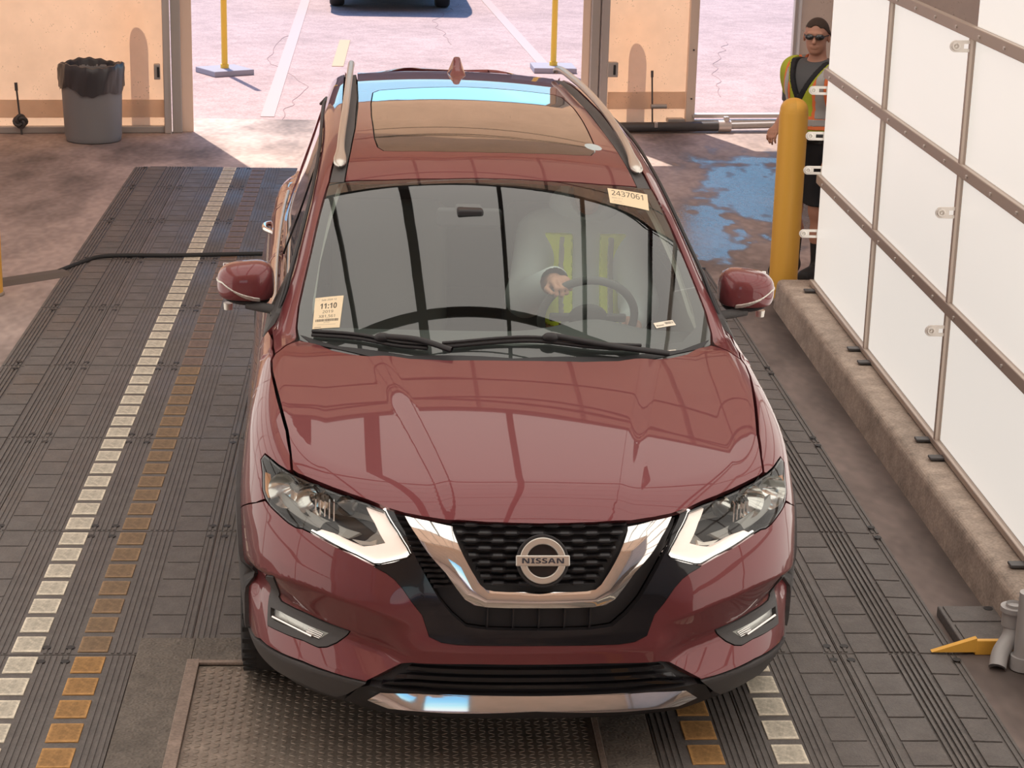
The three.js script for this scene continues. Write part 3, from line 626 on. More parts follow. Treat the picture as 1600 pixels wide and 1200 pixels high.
function inset2(poly, d) {
  if (!d) return poly;
  const n = poly.length, area = THREE.ShapeUtils.area(poly.map((p) => new THREE.Vector2(...p)));
  const s = area > 0 ? 1 : -1;
  return poly.map((p, i) => {
    const a = poly[(i + n - 1) % n], b = poly[(i + 1) % n];
    const e1 = unit([p[0] - a[0], p[1] - a[1], 0]), e2 = unit([b[0] - p[0], b[1] - p[1], 0]);
    const nx = -(e1[1] + e2[1]) * s, ny = (e1[0] + e2[0]) * s, l2 = nx * nx + ny * ny || 1;
    const k = min(2.5, 2 / max(0.3, l2)) * d;
    return [p[0] + nx * k, p[1] + ny * k];
  });
}
function panel(pts, map, F, { off = 0, h = 0.03, skirt = 0.02, holes = [], inset = 0, holeInset = 0, flat = false, offAt = null } = {}) {
  const guide = pts.map(map.to);
  const densify = (poly) => { const o = []; poly.forEach((p, i) => { const q = poly[(i + 1) % poly.length], n = max(1, Math.ceil(hypot(q[0] - p[0], q[1] - p[1]) / h)); for (let k = 0; k < n; k++) o.push([p[0] + (q[0] - p[0]) * k / n, p[1] + (q[1] - p[1]) * k / n]); }); return o; };
  let outer = densify(inset2(guide.map((g) => [g[0], g[1]]), inset));
  let inner = holes.map((hh) => densify(inset2(hh.map(map.to).map((g) => [g[0], g[1]]), -holeInset)));
  const V2 = (l) => l.map((p) => new THREE.Vector2(...p));
  if (THREE.ShapeUtils.isClockWise(V2(outer))) outer = outer.slice().reverse();
  inner = inner.map((q) => (THREE.ShapeUtils.isClockWise(V2(q)) ? q : q.slice().reverse()));
  let tris = THREE.ShapeUtils.triangulateShape(V2(outer), inner.map(V2));
  const P = [...outer, ...inner.flat()];
  // conforming split of long edges
  for (let pass = 0; pass < 7; pass++) {
    const mid = new Map(), key = (a, b) => (a < b ? a * 1e6 + b : b * 1e6 + a);
    const midOf = (a, b) => {
      if (hypot(P[a][0] - P[b][0], P[a][1] - P[b][1]) <= h * 1.5) return -1;
      const k = key(a, b); if (!mid.has(k)) { mid.set(k, P.length); P.push([(P[a][0] + P[b][0]) / 2, (P[a][1] + P[b][1]) / 2]); } return mid.get(k);
    };
    const out = []; let changed = false;
    for (const [a, b, c] of tris) {
      const ab = midOf(a, b), bc = midOf(b, c), ca = midOf(c, a), n = (ab >= 0) + (bc >= 0) + (ca >= 0);
      if (!n) { out.push([a, b, c]); continue; }
      changed = true;
      if (n === 3) out.push([a, ab, ca], [ab, b, bc], [ca, bc, c], [ab, bc, ca]);
      else if (n === 1) { if (ab >= 0) out.push([a, ab, c], [ab, b, c]); else if (bc >= 0) out.push([b, bc, a], [bc, c, a]); else out.push([c, ca, b], [ca, a, b]); }
      else if (ab < 0) out.push([c, ca, bc], [ca, a, bc], [a, b, bc]);
      else if (bc < 0) out.push([a, ab, ca], [ab, b, ca], [b, c, ca]);
      else out.push([b, bc, ab], [bc, c, ab], [c, a, ab]);
    }
    tris = out; if (!changed) break;
  }
  // lift each point on to the surface along the map's own direction
  const pos = [], nor = [];
  for (const [u, v] of P) {
    let ws = 0, wt = 0;
    for (const g of guide) { const d = 1 / ((g[0] - u) ** 2 + (g[1] - v) ** 2 + 1e-5) ** 1.5; ws += d * g[2]; wt += d; }
    const w0 = ws / wt; let hit = null;
    let prev = w0 + 0.3;
    for (let w = w0 + 0.3; w > w0 - 0.5; w -= 0.015) {
      if (F(...map.from(u, v, w)) < 0) { let a = w, b = prev; for (let k = 0; k < 22; k++) { const m = (a + b) / 2; if (F(...map.from(u, v, m)) < 0) a = m; else b = m; } hit = a; break; }
      prev = w;
    }
    const p = map.from(u, v, hit ?? w0), n = gradient(F, ...p), o = off + (offAt ? offAt(...p) : 0);
    pos.push(p.map((c, i) => c + n[i] * o)); nor.push(n);
  }
  const A = [], N = [], T = [];
  const put = (p, n) => { A.push(...p); N.push(...n); T.push(p[0] * 0.5 + p[2] * 0.5, p[1] * 0.5 + p[2] * 0.37); };
  for (const t of tris) {
    const [a, b, c] = t.map((i) => pos[i]);
    const fn = cross([0, 1, 2].map((i) => b[i] - a[i]), [0, 1, 2].map((i) => c[i] - a[i]));
    const order = dot(fn, nor[t[0]]) + dot(fn, nor[t[1]]) >= 0 ? t : [t[0], t[2], t[1]];
    for (const i of order) put(pos[i], flat ? unit(fn) : nor[i]);
  }
  if (skirt) {
    let base = 0;
    for (const loop of [outer, ...inner]) {
      const n = loop.length;
      for (let i = 0; i < n; i++) {
        const a = base + i, b = base + (i + 1) % n;
        if (abs(pos[a][0]) < 1e-4 && abs(pos[b][0]) < 1e-4) continue;
        const pa = pos[a], pb = pos[b], qa = pa.map((c, k) => c - nor[a][k] * skirt), qb = pb.map((c, k) => c - nor[b][k] * skirt);
        const en = unit(cross([0, 1, 2].map((k) => pb[k] - pa[k]), nor[a]));
        for (const q of [pa, qa, pb, pb, qa, qb]) put(q, en);
      }
      base += n;
    }
  }
  const g = new THREE.BufferGeometry();
  g.setAttribute('position', new THREE.Float32BufferAttribute(A, 3));
  g.setAttribute('normal', new THREE.Float32BufferAttribute(N, 3));
  g.setAttribute('uv', new THREE.Float32BufferAttribute(T, 2));
  return g;
}
function flipX(g) {
  if (Array.isArray(g)) g = join(g);
  const q = (g.index ? g.toNonIndexed() : g.clone()); q.scale(-1, 1, 1);
  for (const k of Object.keys(q.attributes)) { const a = q.attributes[k], s = a.itemSize, d = a.array; for (let i = 0; i < a.count; i += 3) for (let j = 0; j < s; j++) { const t = d[(i + 1) * s + j]; d[(i + 1) * s + j] = d[(i + 2) * s + j]; d[(i + 2) * s + j] = t; } }
  return q;
}
// meshes implicit shapes on a grid (surface nets), smooth normals from the field itself
function blob(F, lo, hi, cell) {
  const n = [0, 1, 2].map((i) => Math.ceil((hi[i] - lo[i]) / cell) + 1), [nx, ny, nz] = n;
  const val = new Float32Array(nx * ny * nz), id = (i, j, k) => (k * ny + j) * nx + i;
  for (let k = 0; k < nz; k++) for (let j = 0; j < ny; j++) for (let i = 0; i < nx; i++) val[id(i, j, k)] = F(lo[0] + i * cell, lo[1] + j * cell, lo[2] + k * cell);
  const vert = new Int32Array(nx * ny * nz).fill(-1), P = [];
  for (let k = 0; k + 1 < nz; k++) for (let j = 0; j + 1 < ny; j++) for (let i = 0; i + 1 < nx; i++) {
    let m = 0, sx = 0, sy = 0, sz = 0, c = 0; const v = [];
    for (let q = 0; q < 8; q++) { const w = val[id(i + (q & 1), j + ((q >> 1) & 1), k + (q >> 2))]; v.push(w); if (w < 0) m |= 1 << q; }
    if (m === 0 || m === 255) continue;
    for (let a = 0; a < 8; a++) for (const bit of [1, 2, 4]) { const b = a | bit; if (b === a) continue; if ((v[a] < 0) !== (v[b] < 0)) { const t = v[a] / (v[a] - v[b]); sx += (a & 1) + (bit === 1 ? t : 0); sy += ((a >> 1) & 1) + (bit === 2 ? t : 0); sz += (a >> 2) + (bit === 4 ? t : 0); c++; } }
    vert[id(i, j, k)] = P.length; P.push([lo[0] + (i + sx / c) * cell, lo[1] + (j + sy / c) * cell, lo[2] + (k + sz / c) * cell]);
  }
  const idx = [], quad = (a, b, c, d, f) => { if (a < 0 || b < 0 || c < 0 || d < 0) return; if (f) idx.push(a, b, c, a, c, d); else idx.push(a, c, b, a, d, c); };
  for (let k = 1; k + 1 < nz; k++) for (let j = 1; j + 1 < ny; j++) for (let i = 1; i + 1 < nx; i++) {
    const s = val[id(i, j, k)] < 0;
    if (s !== (val[id(i + 1, j, k)] < 0)) quad(vert[id(i, j - 1, k - 1)], vert[id(i, j, k - 1)], vert[id(i, j, k)], vert[id(i, j - 1, k)], s);
    if (s !== (val[id(i, j + 1, k)] < 0)) quad(vert[id(i - 1, j, k - 1)], vert[id(i - 1, j, k)], vert[id(i, j, k)], vert[id(i, j, k - 1)], s);
    if (s !== (val[id(i, j, k + 1)] < 0)) quad(vert[id(i - 1, j - 1, k)], vert[id(i, j - 1, k)], vert[id(i, j, k)], vert[id(i - 1, j, k)], s);
  }
  const nor = P.map((p) => gradient(F, ...p));
  const g = new THREE.BufferGeometry();
  g.setAttribute('position', new THREE.Float32BufferAttribute(P.flat(), 3));
  g.setAttribute('normal', new THREE.Float32BufferAttribute(nor.flat(), 3));
  g.setIndex(idx);
  const uv = new Float32Array(P.length * 2); P.forEach((p, i) => { uv[2 * i] = p[0] * 2 + p[2]; uv[2 * i + 1] = p[1] * 2; });
  g.setAttribute('uv', new THREE.BufferAttribute(uv, 2));
  return g;
}
const smin = (a, b, k) => -smax(-a, -b, k);
const capsule = (x, y, z, a, b, ra, rb) => {       // distance to a tapered limb between two joints
  const bx = b[0] - a[0], by = b[1] - a[1], bz = b[2] - a[2], px = x - a[0], py = y - a[1], pz = z - a[2];
  const t = clamp((px * bx + py * by + pz * bz) / (bx * bx + by * by + bz * bz || 1e-9), 0, 1);
  return hypot(px - bx * t, py - by * t, pz - bz * t) - (ra + (rb - ra) * t);
};
const ellipsoid = (x, y, z, c, r) => { const k = hypot((x - c[0]) / r[0], (y - c[1]) / r[1], (z - c[2]) / r[2]); return (k - 1) * min(r[0], r[1], r[2]) * (k > 1 ? 1 : 1); };
// ---------------------------------------------------------------- the red car
const flakes = texture(256, (x, y) => grey(150 + 105 * N3[(y * 2) * 512 + x * 2]), { repeat: 14 });
M.paint = phys({ color: lin(0.185, 0.041, 0.045), metalness: 0.4, roughness: 0.4, clearcoat: 1, clearcoatRoughness: 0.015, specularIntensity: 0.6 });
M.gloss = phys({ color: lin(0.012, 0.011, 0.013), roughness: 0.12, specularIntensity: 0.5, clearcoat: 0.6, clearcoatRoughness: 0.02 });
M.cladding = std({ color: lin(0.075, 0.07, 0.07), roughness: 0.55, bumpMap: texture(256, (x, y) => grey(255 * N3[y * 512 + x]), { srgb: false, repeat: 20 }), bumpScale: 0.0004 });
M.slat = std({ color: lin(0.02, 0.018, 0.02), roughness: 0.38 });
M.trimBlack = std({ color: lin(0.022, 0.02, 0.022), roughness: 0.5 });
M.chrome = std({ color: lin(0.86, 0.84, 0.82), metalness: 1, roughness: 0.06 });
M.satin = std({ color: lin(0.68, 0.64, 0.58), metalness: 0.85, roughness: 0.32 });
M.glass = phys({ color: lin(0.86, 0.93, 0.89), roughness: 0, transmission: 1, thickness: 0, ior: 1.85, side: THREE.DoubleSide });
M.lens = phys({ color: lin(0.97, 0.98, 0.97), roughness: 0, transmission: 1, thickness: 0, ior: 1.5, side: THREE.DoubleSide });
M.sideGlass = phys({ color: lin(0.02, 0.02, 0.022), roughness: 0.03, clearcoat: 1, clearcoatRoughness: 0.0 });
M.roofGlass = phys({ color: lin(0.05, 0.04, 0.03), roughness: 0.04, clearcoat: 1, clearcoatRoughness: 0.01 });
M.bezel = std({ color: lin(0.3, 0.3, 0.285), roughness: 0.4 });
M.reflector = std({ color: lin(0.8, 0.8, 0.78), metalness: 1, roughness: 0.12 });
M.drl = std({ color: lin(0.8, 0.74, 0.68), roughness: 0.3, emissive: lin(1, 0.76, 0.64), emissiveIntensity: 0.85 });
M.drlEdge = std({ color: lin(0.9, 0.9, 0.88), roughness: 0.3, emissive: lin(1, 0.92, 0.82), emissiveIntensity: 2.0 });
M.fogReflector = std({ color: lin(0.8, 0.8, 0.76), metalness: 0.4, roughness: 0.3 });
M.amber = std({ color: lin(0.75, 0.3, 0.08), roughness: 0.3 });
M.cabin = std({ color: lin(0.2, 0.205, 0.195), roughness: 0.9 });
M.cabinLight = std({ color: lin(0.45, 0.45, 0.41), roughness: 0.95 });
M.dash = std({ color: lin(0.09, 0.092, 0.09), roughness: 0.75 });
M.seat = std({ color: lin(0.16, 0.16, 0.155), roughness: 0.85 });

const car = thing('red_car', 'dark red crossover car with roof rails, facing the camera with headlights on', 'car');
car.position.set(-0.0055, 0.006, -0.0196);
car.rotation.set(0.0025, 0.04059, -0.01539, 'YXZ');
const both = (name, g, m, label, parent = car) => { add(name, g, m, parent, label); add(name, flipX(g), m, parent, label); };
const LB = lowerBody, UB = upperBody, NM = noseMap();

// outlines on the body, right-hand side of the car (x < 0)
const O = {
  lamp: [[-.851,.914,-.561],[-.865,.895,-.56],[-.863,.883,-.537],[-.859,.867,-.509],[-.858,.823,-.463],[-.848,.806,-.43],[-.832,.795,-.394],[-.805,.785,-.347],[-.774,.773,-.303],[-.749,.768,-.274],[-.729,.771,-.258],[-.699,.766,-.23],[-.67,.758,-.205],[-.618,.742,-.168],[-.563,.727,-.136],[-.512,.709,-.111],[-.49,.711,-.105],[-.407,.737,-.092],[-.395,.75,-.094],[-.407,.772,-.105],[-.436,.811,-.136],[-.475,.86,-.192],[-.526,.87,-.228],[-.581,.877,-.262],[-.637,.884,-.301],[-.693,.891,-.349],[-.746,.898,-.398],[-.776,.901,-.432],[-.807,.906,-.476],[-.831,.912,-.52]],
  drl: [[-.532,.864,-.223],[-.509,.834,-.178],[-.472,.776,-.124],[-.516,.761,-.132],[-.556,.752,-.143],[-.603,.765,-.171],[-.644,.778,-.2],[-.677,.78,-.222],[-.695,.77,-.23],[-.618,.749,-.171],[-.512,.715,-.113],[-.412,.744,-.096],[-.402,.758,-.099],[-.436,.806,-.133],[-.479,.859,-.191]],
  amber: [[-.855,.874,-.508],[-.85,.876,-.502],[-.847,.832,-.45],[-.839,.814,-.421],[-.844,.81,-.426],[-.854,.825,-.457]],
  hood: [[0,1.117,-.98],[-.234,1.112,-.988],[-.363,1.106,-1.014],[-.424,1.1,-1.046],[-.498,1.098,-1.068],[-.568,1.096,-1.102],[-.63,1.095,-1.147],[-.692,1.096,-1.23],[-.744,1.095,-1.267],[-.776,1.094,-1.232],[-.809,1.086,-1.175],[-.829,1.076,-1.152],[-.839,1.066,-1.114],[-.836,1.054,-1.025],[-.822,1.037,-.909],[-.799,1.005,-.744],[-.778,.974,-.611],[-.767,.938,-.49],[-.762,.905,-.425],[-.746,.901,-.404],[-.693,.896,-.356],[-.637,.889,-.309],[-.581,.881,-.269],[-.526,.875,-.234],[-.472,.867,-.198],[-.417,.859,-.173],[-.362,.854,-.156],[-.284,.847,-.138],[-.167,.844,-.125],[-.088,.843,-.121],[0,.842,-.119]],
  vee: [[0,.652,-.039],[-.098,.652,-.04],[-.143,.654,-.041],[-.167,.659,-.043],[-.185,.674,-.048],[-.211,.715,-.059],[-.246,.778,-.084],[-.268,.825,-.117],[-.269,.835,-.125],[-.343,.847,-.146],[-.412,.853,-.166],[-.375,.803,-.117],[-.338,.754,-.085],[-.29,.705,-.064],[-.257,.659,-.05],[-.231,.626,-.041],[-.202,.609,-.036],[-.161,.604,-.033],[-.097,.602,-.031],[0,.602,-.031]],
  outerU: [[-.508,.705,-.109],[-.472,.69,-.093],[-.446,.674,-.083],[-.42,.647,-.071],[-.39,.605,-.058],[-.36,.569,-.049],[-.338,.504,-.037],[-.3,.487,-.028],[-.249,.482,-.022],[-.123,.482,-.015],[0,.482,-.013]],
  innerU: [[-.45,.855,-.178],[-.417,.81,-.131],[-.384,.745,-.09],[-.347,.681,-.066],[-.311,.622,-.049],[-.273,.578,-.038],[-.227,.539,-.029],[-.16,.531,-.024],[-.045,.529,-.021],[0,.529,-.021]],
  fog: [[-.852,.553,-.389],[-.845,.583,-.339],[-.822,.601,-.293],[-.816,.596,-.288],[-.814,.5,-.345],[-.803,.492,-.335],[-.719,.491,-.235],[-.614,.478,-.154],[-.583,.474,-.136],[-.592,.457,-.141],[-.625,.426,-.15],[-.654,.409,-.159],[-.68,.402,-.174],[-.725,.408,-.211],[-.802,.405,-.293],[-.841,.4,-.352],[-.845,.45,-.383],[-.85,.478,-.4]],
  fogLamp: [[-.834,.456,-.367],[-.802,.461,-.319],[-.756,.459,-.262],[-.718,.455,-.225],[-.651,.45,-.174],[-.681,.425,-.183],[-.741,.434,-.236],[-.817,.428,-.325],[-.832,.432,-.351]],
  lowTop: [[0,.418,-.01],[-.2,.419,-.015],[-.388,.412,-.042],[-.422,.401,-.058],[-.521,.343,-.069],[-.528,.337,-.071],[-.613,.343,-.11],[-.725,.352,-.19],[-.84,.346,-.331],[-.86,.348,-.371],[-.878,.334,-.418],[-.905,.325,-.555]],
  cladLow: [[-.9,.25,-.55],[-.86,.248,-.43],[-.801,.246,-.352],[-.724,.256,-.241],[-.648,.245,-.188],[-.614,.243,-.168],[-.582,.272,-.128],[-.56,.299,-.102],[-.542,.32,-.082]],
};
const archEdge = [[-.93,.45,-.556],[-.942,.56,-.60],[-.94,.68,-.68]];
const seam = [[-.912,.741,-.554],[-.879,.777,-.474],[-.848,.802,-.426]];

// bonnet, front bumper, front wings
add('hood', panel(mirrorPts(O.hood), planarMap([0, 1, 0.35]), LB, { h: 0.017, skirt: 0.03, inset: 0.002 }), M.paint, car);
{
  const half = [...O.lowTop, ...archEdge, ...seam, ...O.lamp.slice(6, 16), ...O.outerU];
  const holes = [O.fog, O.fog.map(([x, y, z]) => [-x, y, z])];
  add('front_bumper', panel(mirrorPts(half), NM, LB, { h: 0.011, skirt: 0.03, holes, inset: 0.0015 }), M.paint, car);
  const wing = [...archEdge.slice(2), [-.941,.748,-.82],[-.941,.768,-.95],[-.941,.748,-1.08],[-.941,.68,-1.2],[-.941,.56,-1.29],[-.938,.4,-1.345],[-.935,.32,-1.36],[-.935,.32,-1.44],[-.94,.6,-1.46],[-.93,.85,-1.46],[-.895,1.02,-1.45],[-.86,1.085,-1.44],
    [-.842,1.092,-1.3],[-.836,1.078,-1.16],[-.843,1.066,-1.114],[-.840,1.054,-1.025],[-.826,1.037,-.909],[-.803,1.005,-.744],[-.782,.974,-.611],[-.771,.938,-.49],[-.767,.906,-.425],...[27,28,29,0,1,2,3,4,5].map((i) => O.lamp[i]), ...seam.slice(0, 2).reverse()];
  both('front_fender', panel(wing, planarMap([-0.75, 0.6, 0.2]), LB, { h: 0.03, skirt: 0.03, inset: 0.002 }), M.paint);
}
// black U round the grille, its mesh, the chrome V and the badge
{
  const grille = group('grille', car);
  const half = [...O.innerU.slice().reverse(), ...[20, 19, 18, 17, 16, 15].map((i) => O.lamp[i]), ...O.outerU];
  // two halves, since the U is open at the top
  const uHalf = [...O.outerU, ...O.innerU.slice().reverse(), [-.475,.86,-.192], ...[20, 19, 18, 17, 16].map((i) => O.lamp[i])];
  add('grille_surround', panel(uHalf, NM, LB, { h: 0.02, skirt: 0.03, off: 0.002 }), M.gloss, grille);
  add('grille_surround', flipX(panel(uHalf, NM, LB, { h: 0.02, skirt: 0.03, off: 0.002 })), M.gloss, grille);
  const back = mirrorPts([[0, .845, -.12], [-.28, .85, -.14], [-.45, .86, -.178], ...O.innerU.slice(1)]);
  add('grille_backing', panel(back, NM, LB, { h: 0.04, skirt: 0, off: -0.04 }), M.trimBlack, grille);
  // wavy slats between the arms of the V
  const zAt = (x, y) => { let a = 0.2, b = -0.6; for (let k = 0; k < 30; k++) { const m = (a + b) / 2; if (LB(x, y, m) < 0) b = m; else a = m; } return b; };
  for (let r = 0; r < 9; r++) {
    const y = 0.668 + r * 0.0205, w = 0.165 + (y - 0.655) * 0.6, A = [], I = [], n = 64;
    for (let i = 0; i <= n; i++) {
      const x = -w + 2 * w * i / n, ph = ((x / 0.083 + (r & 1) * 0.5) % 1 + 1) % 1;
      const t = smooth(0.1, 0.25, ph) - smooth(0.6, 0.75, ph), hh = 0.0022 + 0.0048 * t, z = zAt(x, y) - 0.02 + 0.006 * t;
      A.push(x, y + hh, z - 0.004, x, y + hh * 0.4, z + 0.004, x, y - hh * 0.4, z + 0.004, x, y - hh, z - 0.004, x, y - hh, z - 0.02, x, y + hh, z - 0.02);
      if (i < n) for (let k = 0; k < 6; k++) { const a = i * 6 + k, b = i * 6 + (k + 1) % 6, c = a + 6, d = b + 6; I.push(a, c, b, b, c, d); }
    }
    const g = new THREE.BufferGeometry(); g.setAttribute('position', new THREE.Float32BufferAttribute(A, 3)); g.setIndex(I); const q = g.toNonIndexed(); q.computeVertexNormals();
    add('grille_slat', q, M.slat, grille);
  }
  // short bars outside the V and upright ribs under it
  for (const s of [-1, 1]) {
    const bars = []; for (let k = 0; k < 13; k++) { const y = 0.655 + k * 0.0155, x = -(0.30 + (y - 0.655) * 0.67), z = zAt(x, y); bars.push(box(0.055, 0.005, 0.02, 0, 0, 0).rotateZ(0.1).translate(x * -s * -1, y, z - 0.025)); }
    addEach('side_slat', s > 0 ? bars : bars.map(flipX), M.slat, grille);
  }
  const ribs = []; for (const x of [-0.16, -0.08, 0, 0.08, 0.16]) ribs.push(box(0.006, 0.08, 0.02, x, 0.567, zAt(x, 0.567) - 0.03)); addEach('lower_rib', ribs, M.trimBlack, grille);
  const spine = [[0, .627, .025], [.165, .631, .028], [.21, .66, .036], [.255, .735, .05], [.34, .85, .074]];
  const veeF = (x, y, z) => {      // the V is crowned across its width
    const a = abs(x); let best = 9;
    for (let i = 0; i < 4; i++) { const [ax, ay, aw] = spine[i], [bx, by, bw] = spine[i + 1], t = clamp(((a - ax) * (bx - ax) + (y - ay) * (by - ay)) / ((bx - ax) ** 2 + (by - ay) ** 2), 0, i === 3 ? 1.3 : 1); best = min(best, hypot(a - ax - (bx - ax) * t, y - ay - (by - ay) * t) / (aw + (bw - aw) * t)); }
    return LB(x, y, z) - 0.016 + 0.009 * min(1.2, best * best);
  };
  add('chrome_vee', panel(mirrorPts(O.vee), NM, veeF, { h: 0.01, skirt: 0.035 }), M.chrome, car, 'broad chrome V of the grille');
  // inner bevel of the V in black
  const b = group('badge', car, 'round chrome badge with a name bar');
  b.position.set(0, 0.752, -0.038); b.rotation.x = -0.42;
  const ring = (R, r, d) => { const s = new THREE.Shape(); s.absarc(0, 0, R, 0, 2 * PI); const h = new THREE.Path(); h.absarc(0, 0, r, 0, 2 * PI, true); s.holes.push(h); return new THREE.ExtrudeGeometry(s, { depth: d, bevelSize: 0.003, bevelThickness: 0.003, bevelSegments: 3, curveSegments: 48 }); };
  add('disc', cyl(0.075, 0.075, 0.02, 0, 0, 0, 48).rotateX(PI / 2), M.gloss, b);
  add('ring', ring(0.068, 0.053, 0.012).translate(0, 0, 0.008), M.satin, b);
  add('rim', ring(0.078, 0.074, 0.008).translate(0, 0, 0.004), M.trimBlack, b);
  add('bar', box(0.166, 0.034, 0.016, 0, 0, 0.016, 0.004), M.satin, b);
  const font = await new FontLoader().loadAsync('fonts/droid/droid_sans_bold.typeface.json');
  const tx = new TextGeometry('NISSAN', { font, size: 0.02, depth: 0.003, curveSegments: 4 }); tx.computeBoundingBox();
  const bb = tx.boundingBox; tx.translate(-(bb.min.x + bb.max.x) / 2, -(bb.min.y + bb.max.y) / 2, 0); tx.scale(0.128 / (bb.max.x - bb.min.x), 0.8, 1);
  add('lettering', tx.translate(0, 0, 0.0235), std({ color: lin(0.03, 0.03, 0.045), roughness: 0.5 }), b);
}
// lower grille, chrome blade, cladding
{
  const low = group('lower_grille', car);
  const back = mirrorPts([...O.lowTop.slice(0, 6), [-.545,.30,-.10],[-.49,.21,-.12],[-.27,.206,-.08],[0,.205,-.07]]);
  add('backing', panel(back, NM, LB, { h: 0.04, skirt: 0, off: -0.03 }), M.trimBlack, low);
  for (let k = 0; k < 3; k++) { const y = 0.39 - k * 0.027, w = 0.40 + k * 0.035; add('slat', panel(mirrorPts([[0, y + 0.007, -.01], [-w * 0.5, y + 0.007, -.02], [-w, y + 0.007, -.05], [-w - 0.01, y - 0.007, -.06], [-w * 0.5, y - 0.007, -.02], [0, y - 0.007, -.01]]), NM, LB, { h: 0.05, skirt: 0.03, off: -0.008 }), M.gloss, low); }
  add('valance', panel(mirrorPts([[0, .30, -.03], [-.3, .302, -.04], [-.515, .318, -.08], [-.545,.305,-.10],[-.575, .262, -.13],[-.6, .225, -.16],[-.49,.2,-.13],[-.268,.2,-.081],[0,.2,-.07]]), NM, LB, { h: 0.03, skirt: 0.03, off: -0.004 }), M.trimBlack, low);
  add('chrome_blade', panel(mirrorPts([[0, .303, -.024], [-.275, .305, -.035], [-.483, .297, -.073], [-.512, .268, -.101], [-.444, .25, -.09], [-.271, .249, -.058], [-.174, .251, -.047], [0, .257, -.041]]), NM, (x, y, z) => LB(x, y, z) - 0.008 - 0.75 * (0.285 - y), { h: 0.02, skirt: 0.05 }), M.chrome, car, 'chrome blade under the lower grille');
  both('bumper_cladding', panel([...O.lowTop.slice(5).map(([x, y, z]) => [x, y - 0.004, z]), ...O.cladLow], NM, LB, { h: 0.02, skirt: 0.03, off: 0.006 }), M.cladding, 'dark grey cladding under the bumper corner');
  both('lower_lip', panel([[-.9,.25,-.55],[-.86,.248,-.43],[-.801,.246,-.352],[-.724,.256,-.241],[-.648,.245,-.188],[-.6,.24,-.16],[-.56,.2,-.14],[-.7,.195,-.24],[-.84,.195,-.42],[-.89,.2,-.56]], NM, LB, { h: 0.03, skirt: 0.02, off: -0.016 }), M.trimBlack);
}
// fog lamps
for (const s of [1, -1]) {
  const f = group('fog_lamp', car), put = (n, g, m) => add(n, s > 0 ? g : flipX(g), m, f);
  put('bezel', panel(O.fog, NM, LB, { h: 0.015, skirt: 0.04, off: 0.004, holes: [O.fogLamp], inset: 0.003 }), M.cladding);
  put('reflector', panel(O.fogLamp, NM, LB, { h: 0.02, skirt: 0, off: -0.016, flat: true }), M.fogReflector);
  const bars = []; for (let k = 0; k < 4; k++) bars.push(rod([-.66 - k * 0.004, .447 - k * 0.005, -.185], [-.705 - k * 0.004, .452 - k * 0.006, -.225], 0.0022, 6)); bars.forEach((b) => put('light_bar', b, M.chrome));
  put('blade', rod([-.695, .432, -.2], [-.82, .436, -.345], 0.006, 8), M.chrome);
  put('lens', panel(O.fogLamp, NM, LB, { h: 0.03, skirt: 0, off: -0.004 }), M.lens);
}
